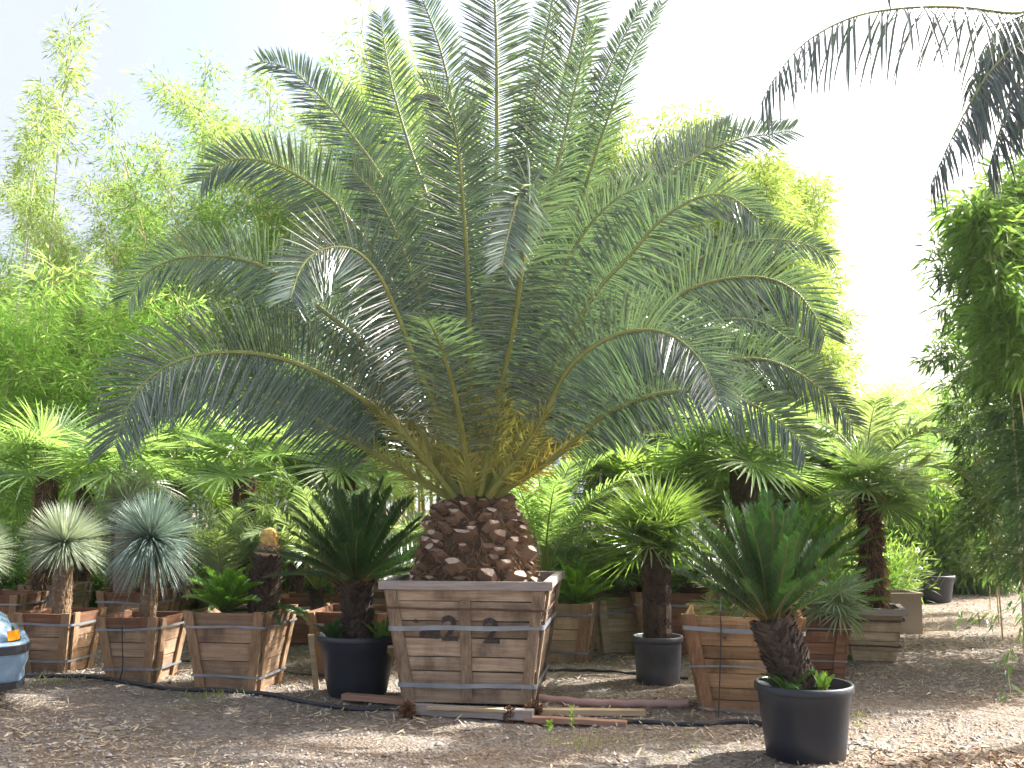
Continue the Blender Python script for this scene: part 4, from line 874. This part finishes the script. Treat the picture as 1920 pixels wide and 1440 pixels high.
for i, (px, Y) in enumerate([(1700,18.6),(1730,19.2),(1765,19.0),(1800,19.6),(1835,18.9),(1870,19.4),(1745,20.4),(1815,20.8)]):
    o = link('shrub', SM[(1, 0)[i % 3 == 0]]); o.location = (X(px, Y), Y, 0); o.rotation_euler = (0, 0, i*1.3); o.scale = (1.5, 1.5, 2.1+.2*(i % 3))
    tag(o, 'tall shady shrub standing behind the empty pots at right', 'shrub', 'tall shrubs behind the empty pots')
def square_planter():
    p = gp(1692, 1190); w, h = .42, .5; t = thing('square_planter', 'empty beige square planter beside the pale box at right', 'planter', (p[0]-.02, p[1]+w/2, 0), R(4)); mb = MB()
    w=.5
    for sx, sy in ((1,0),(-1,0),(0,1),(0,-1)):
        box(mb, (sx*(w/2-.01), sy*(w/2-.01), h/2), (.02 if sx else w-.042, .02 if sy else w, h))
    mb.obj('planter_wall', [M['planter']], t)
    mb = MB()
    for sx, sy in ((1,0),(-1,0),(0,1),(0,-1)): box(mb, (sx*(w/2+.002), sy*(w/2+.002), h-.01), (.03 if sx else w-.026, .03 if sy else w+.034, .034))
    mb.obj('rim', [M['planter']], t)
square_planter()
q = gp(1762, 1132); pot('plant_pot', 'wide low black pot standing empty on the path at right', (q[0], q[1]+.3, 0), .36, .44, 'pot', soil=False, taper=.8)
q = gp(1685, 1125); pot('plant_pot', 'black pot half hidden behind the beige square planter', (q[0], q[1]+.3, 0), .33, .34, 'pot_grey', soil=False, taper=.8)
fan_palm('wide fan palm with a red brown trunk above the nearest cycad', (X(1392, 11.6), 11.6, .5), 1.50, .14, 26, .62, .62, (2, 62), 'fan', 25, trunk='scale', hair=300, droop=.14, nseg=36, flare=1.25)
wb('box in the back row under the wide fan palm at right', 1392, 1190, .75, .55, 3, mats=('wood_grey','wood_grey_v'))
fan_palm('fan palm with a hairy trunk behind the scaly one', (X(1300, 12.6), 12.6, .5), 1.12, .13, 18, .56, .5, (-15, 80), 'fan_dark', 26, hair=500)
fan_palm('fan palm in the thicket between date palm and grey pot', (X(1180, 12.6), 12.6, .4), 1.25, .12, 18, .6, .55, (-10, 80), 'fan_dark', 27)
feather_palm('pale feather palm behind the shaggy fan palm at right', (X(1620, 13), 13, .5), 18, 1.55, .48, 'pale', (20, 85), (50, 90), sd=6, top=1.2, r=.12, W_=.035)
feather_palm('bright feather palm in the thicket right of centre', (X(1230, 11.4), 11.4, .5), 16, 1.25, .3, 'fan', (40, 88), (50, 90), sd=7)
feather_palm('dark arching feather palm left of the grey pot', (X(1150, 11.6), 11.8, .6), 14, 1.1, .26, 'fan_dark', (20, 85), (40, 90), sd=8)
fan_palm('far fan palm right of the wide fan palm', (X(1500, 13), 13, .4), 1.5, .12, 18, .6, .5, (-10, 80), 'fan', 28)

# ------------------------------------------------------------------ queen palm just outside the frame, reaching over the top right corner
def queen():
    base = np.array([4.9, 7.6, 0]); t = thing('queen_palm', 'palm whose drooping dark fronds hang into the top right corner', 'palm tree', tuple(base))
    mb = MB(); P = np.array([(0,0,-.05),(0,0,2.2),(.05,0,4.3)]); C, _ = cr_spline(P, 20); tube(mb, C, np.linspace(.16, .12, 20), 16); mb.obj('trunk', [M['barkgreen']], t, True)
    mb = MB(); tube(mb, [(0.05,0,4.2),(.05,0,4.8)], [.13,.06], 14); mb.obj('crown_shaft', [M['petiole']], t, True)
    def fr(pts, n=70, LL=.5, sd=0, drop=.1):
        P, L = cr_spline([p-base for p in pts], 50); mb = MB()
        frond(mb, P, (0, .2, 1.), nl=n, Lmax=LL, W_=.022, s0=.12, r0=.02, r1=.003, vang=-42, vj=22, a0=75, a1=35, droop=.75, sd=sd, fold=.4, drop=drop, basal=.7)
        mb.obj('frond', [M['petiole'], M['queen']], t)
    c0 = base + [.05, 0, 4.75]
    fr([c0, at(2000,20,7.3), at(1900,25,7.0), at(1800,14,6.8), at(1700,15,6.6), at(1600,32,6.5), at(1510,80,6.4), at(1450,150,6.3), at(1425,200,6.3)], 84, .40, 1, .25)
    fr([c0, at(2000,40,7.2), at(1920,75,7.0), at(1860,130,6.9), at(1810,210,6.8), at(1775,280,6.7), at(1745,350,6.7)], 80, .36, 2, .05)
    fr([c0, at(2010,0,7.6), at(1930,40,7.6), at(1870,90,7.7), at(1830,170,7.8), at(1815,260,7.8)], 80, .36, 3, .05)
    fr([c0, at(2040,60,7.4), at(1960,110,7.3), at(1900,180,7.2), at(1870,260,7.1), at(1850,330,7.1)], 80, .34, 4, .05)
    fr([c0, at(2030,-20,7.9), at(1950,15,8.0), at(1880,50,8.1), at(1835,110,8.2), at(1815,190,8.3)], 90, .38, 5, .05)
    fr([c0, at(2040,20,8.0), at(1990,90,8.2), at(1930,170,8.3), at(1895,250,8.4)], 80, .34, 6, .05)
    for i in range(9):
        az = R(-150+i*38); P = arch(2.6, R(55), R(110), 40, az, 1.3, tuple(np.array([.05, 0, 4.75])))
        if 100 < math.degrees(az) % 360 < 260: continue
        mb = MB(); frond(mb, P, (0, 0, 1.), nl=70, Lmax=.45, W_=.022, s0=.12, r0=.02, vang=-30, vj=22, a0=75, a1=35, droop=.6, sd=50+i); mb.obj('frond', [M['petiole'], M['queen']], t)
queen()
# bamboo sprig hanging in at the right edge, near the camera
def sprig(label, pts, Y, n, L, sd):
    P, _ = cr_spline([at(px, py, Y) for px, py in pts], 24); b = P[0].copy(); t = thing('bamboo_sprig', label, 'bamboo', tuple(b)); rng = np.random.default_rng(sd); mb = MB()
    tube(mb, P-b, np.linspace(.006, .002, 24), 5); mb.obj('stem', [M['culm']], t)
    mb = MB(); i = rng.integers(6, 24, n); o = P[i]-b+rng.normal(0, .035, (n, 3)); d = nrm(P[-1]-P[0])*.7+rng.normal(0, .6, (n, 3))+[0, 0, -.5]
    blades(mb, o, d, rdir(n, rng)*.5+[0, -.5, .8], L*rng.uniform(.6, 1.1, n), .02, .2, ((0, .25, .6, 1), (.2, 1, .75, .04)), .25); mb.obj('leaves', [M['bamboo_right']], t)
sprig('dark bamboo spray arching in from the right edge above the dirt', [(2040,980),(1960,1080),(1900,1140),(1840,1160),(1800,1150)], 8.4, 60, .09, 1)
sprig('lower dark bamboo twig hanging at the right edge over the mulch', [(2030,1080),(1960,1150),(1910,1190),(1890,1240),(1895,1300)], 6.6, 30, .085, 2)

# ------------------------------------------------------------------ far tree behind the right bamboo clump
def broad_tree(label, x, y, h, cr, sd, group, n=9000, m='shrub', low=.35, leaf=.13):
    t = thing('tree', label, 'tree', (x, y, 0), 0, group); rng = np.random.default_rng(sd); mb = MB(); tips = []
    tube(mb, [(0,0,-.1),(.05,0,h*.25),(0,.05,h*.5),(.1,0,h*.8)], [h*.035, h*.028, h*.02, .02], 10)
    for i in range(26):
        z = h*rng.uniform(low, .85); P = arch(cr*rng.uniform(.5, 1.1), R(rng.uniform(5, 60)), R(30), 10, rng.random()*6.28, 1.2, (0, 0, z)); tube(mb, P, np.linspace(.04, .008, 10), 5, cap=False); tips.append(P)
    mb.obj('trunk', [M['fiber']], t, True); S = np.array(tips); i = rng.integers(0, 26, n); j = rng.integers(4, 10, n)
    o = S[i, j] + rng.normal(0, .24, (n, 3)); mb = MB(); kites(mb, o, rdir(n, rng)+[0, 0, -.2], rdir(n, rng)+[0, 0, .8], leaf*rng.uniform(.6, 1.2, n), leaf*.4*np.ones(n)); mb.obj('crown', [M[m]], t)
broad_tree('grey green tree top showing far off behind the right bamboo clump', X(1905, 30), 30, 10.6, 2.2, 5, None, 9000, 'far')

# ------------------------------------------------------------------ white car, front corner in the frame
def car():
    m_w, nt, bs, out = mat('shade_blue_car_paint'); bs.inputs['Base Color'].default_value = (.62, .68, .72, 1); bs.inputs['Roughness'].default_value = .25; bs.inputs['Coat Weight'].default_value = .5
    nt.links.new(ramp(nt, noise(nt, objc(nt), 6, 5), [(.3, (.16,.27,.40)), (.7, (.25,.37,.48))]), bs.inputs['Base Color'])  # white paint coloured dark blue to imitate the shade on it
    rub = simple('car_rubber', (.012,.013,.016), (.03,.03,.035), 8, .6, .4)
    m_a, nt, bs, out = mat('amber_lens'); bs.inputs['Base Color'].default_value = (.75, .28, .02, 1); bs.inputs['Roughness'].default_value = .15
    m_g, nt, bs, out = mat('car_glass'); bs.inputs['Base Color'].default_value = (.03, .04, .045, 1); bs.inputs['Roughness'].default_value = .05
    m_c = simple('wheel_metal', (.4,.4,.4), (.55,.55,.55), 6, .35, .5, metal=.8)
    # local frame: nose towards +x, near side -y; origin = near front corner on the ground
    corner = at(34, 1292, 8.1); t = thing('parked_car', 'white car at the left edge with an amber lamp and black striped bumper', 'car', (corner[0]-.02, corner[1]+.05, -.05), R(30))
    Wd = 1.62; L = 4.0
    # body: cross-sections along x, with rounded nose in plan
    top = [(-4.0,.86),(-3.6,.90),(-3.0,.92),(-1.3,.90),(-.9,.86),(-.4,.80),(-.15,.75),(-.06,.70)]
    def arc(cx, r=.36, n=14): return [(cx+r*math.cos(a), .30+r*math.sin(a)) for a in np.linspace(math.pi, 0, n)]
    a1, a2 = arc(-3.2), arc(-.56)
    low = [(-4.0,.28)] + [p for p in a1] + [p for p in a2] + [(-.06,.28)]
    # side skin as strips between lower outline and top line
    xs = sorted(set([p[0] for p in low]+[p[0] for p in top]+list(np.linspace(-4, -.06, 40))))
    def zl(x):
        for cx in (-3.2, -.56):
            if abs(x-cx) < .36: return .30+math.sqrt(max(0, .36**2-(x-cx)**2))
        return .28
    def zt(x): return float(np.interp(x, [p[0] for p in top], [p[1] for p in top]))
    def yin(x): return .18*max(0, (x+.35)/.35)**2 + .03*max(0, (-x-3.7)/.3)
    mb = MB(); n = len(xs); prof = []
    for x in xs:
        a, b = zl(x), zt(x); yi = yin(x)
        half = [(yi+.03, a), (yi+.0, a+(b-a)*.35), (yi+.005, a+(b-a)*.7), (yi+.05, b-.02), (yi+.13, b), (Wd/2, b+.025)]
        ring = [(x, y, z) for y, z in half] + [(x, Wd-y, z) for y, z in half[::-1][1:]]; prof.append(ring)
    k = len(prof[0]); v = np.array(prof).reshape(-1, 3); f = [(i*k+j, (i+1)*k+j, (i+1)*k+j+1, i*k+j+1) for i in range(n-1) for j in range(k-1)]
    mb.add(v, f); mb.add(v[-k:], [tuple(range(k))]); mb.add(v[:k], [tuple(range(k))[::-1]]); mb.obj('body', [m_w], t, True)
    mb = MB() # wheel wells and underside
    box(mb, (-2.05, Wd/2, .42), (3.6, Wd-.46, .36)); mb.obj('underbody', [rub], t)
    mb = MB(); cab = [(-3.7,.92,.12),(-3.3,1.38,.24),(-2.1,1.42,.24),(-1.25,.915,.12)]
    v = [(x, yy, z) for x, z, i in cab for yy in (i, Wd-i)]; mb.add(v, [(0,1,3,2),(2,3,5,4),(4,5,7,6),(0,2,4,6),(1,7,5,3)]); mb.obj('cabin', [m_w], t)
    mb = MB(); mb.add([(-1.33,.16,.95),(-1.33,Wd-.16,.95),(-2.05,Wd-.27,1.39),(-2.05,.27,1.39)]+np.array([.02,0,.012])*1, [(0,1,2,3)])
    mb.add([(-1.45,.115,.95),(-2.12,.225,1.36),(-3.2,.225,1.33),(-3.5,.115,.95)], [(0,1,2,3)]); mb.obj('window', [m_g], t)
    for cx in (-3.2, -.56):
        for y0, sgn in ((.02, 1), (Wd-.02, -1)):
            w = link('wheel', None, t); w.location = (cx, y0+sgn*.1, .30); mb = MB()
            lathe(mb, [(.17,-.085),(.25,-.095),(.295,-.08),(.302,0),(.295,.08),(.25,.095),(.17,.085),(.17,-.085)], 40); o = mb.obj('tyre', [rub], w, True); o.rotation_euler = (math.pi/2, 0, 0)
            mb = MB(); lathe(mb, [(.001,-.05),(.06,-.06),(.09,-.03),(.15,-.04),(.172,-.08),(.172,.08),(.001,.06)], 30); o = mb.obj('rim', [m_c], w, True); o.rotation_euler = (math.pi/2, 0, 0) if sgn > 0 else (-math.pi/2, 0, 0)
    # bumper: plan outline wraps the nose
    plan = [(-.42,-.025),(-.2,-.03),(-.05,.0),(.03,.08),(.07,.25),(.09,Wd/2)]; plan += [(x, Wd-y) for x, y in plan[::-1][1:]]
    def strip(mb, zs, offs):
        v = []; 
        for x, y in plan:
            nx, ny = (x+.3), (y-Wd/2); l = math.hypot(nx, ny*.6); ux, uy = nx/l*.7, ny/l*.7
            v += [(x+ux*o_, y+uy*o_, z) for z, o_ in zip(zs, offs)]
        k2 = len(zs); mb.add(v, [(i*k2+j, (i+1)*k2+j, (i+1)*k2+j+1, i*k2+j+1) for i in range(len(plan)-1) for j in range(k2-1)])
    mb = MB(); strip(mb, [.27,.29,.36,.42,.5,.56,.58,.575], [-.04,-.015,-.02,.01,.02,.018,.0,-.08]); mb.obj('bumper', [m_w], t, True)
    mb = MB(); strip(mb, [.49,.495,.555,.56], [.015,.034,.034,.015]); mb.obj('bumper_strip', [rub], t)
    mb = MB(); strip(mb, [.22,.225,.268,.272], [-.06,-.01,-.01,-.05]); mb.obj('air_dam', [rub], t)
    for y0, s in ((.0, 1), (Wd, -1)):
        mb = MB(); v = []
        P_ = [(-.10,.075),(-.05,.105),(-.015,.15),(.0,.22)]
        for x, y in P_: v += [(x+.012, y0+s*(y-.020), .59), (x-.002, y0+s*(y-.016), .665)]
        mb.add(v, [(i*2, i*2+2, i*2+3, i*2+1) for i in range(3)]); mb.obj('turn_signal', [m_a], t, True)
        mb = MB(); box(mb, (-.05, y0+s*.42, .61), (.06, .28, .07)); mb.obj('headlight', [m_g], t)
    mb = MB(); box(mb, (-.045, Wd/2, .61), (.05, .5, .06)); mb.obj('grille', [rub], t)
car()

# ------------------------------------------------------------------ thin air haze, added to imitate veiling glare
def haze():
    mb = MB(); x0, x1, y0, y1, z0, z1 = -265, 265, -125, 425, -1.5, 14
    hexa(mb, [(x0,y0,z0),(x1,y0,z0),(x1,y1,z0),(x0,y1,z0),(x0,y0,z1),(x1,y0,z1),(x1,y1,z1),(x0,y1,z1)])
    m = bpy.data.materials.new('glare_haze'); m.use_nodes = True; nt = m.node_tree; nt.nodes.remove(nt.nodes['Principled BSDF'])
    v = N_(nt, 'ShaderNodeVolumePrincipled'); v.inputs['Color'].default_value = (.93,.96,1,1); v.inputs['Density'].default_value = .0004; v.inputs['Anisotropy'].default_value = .5
    nt.links.new(v.outputs[0], nt.nodes['Material Output'].inputs['Volume']); o = mb.obj('haze', [m]); o['kind'] = 'stuff'; o['label'] = 'thin bright haze in the air, added to imitate glare'
haze()
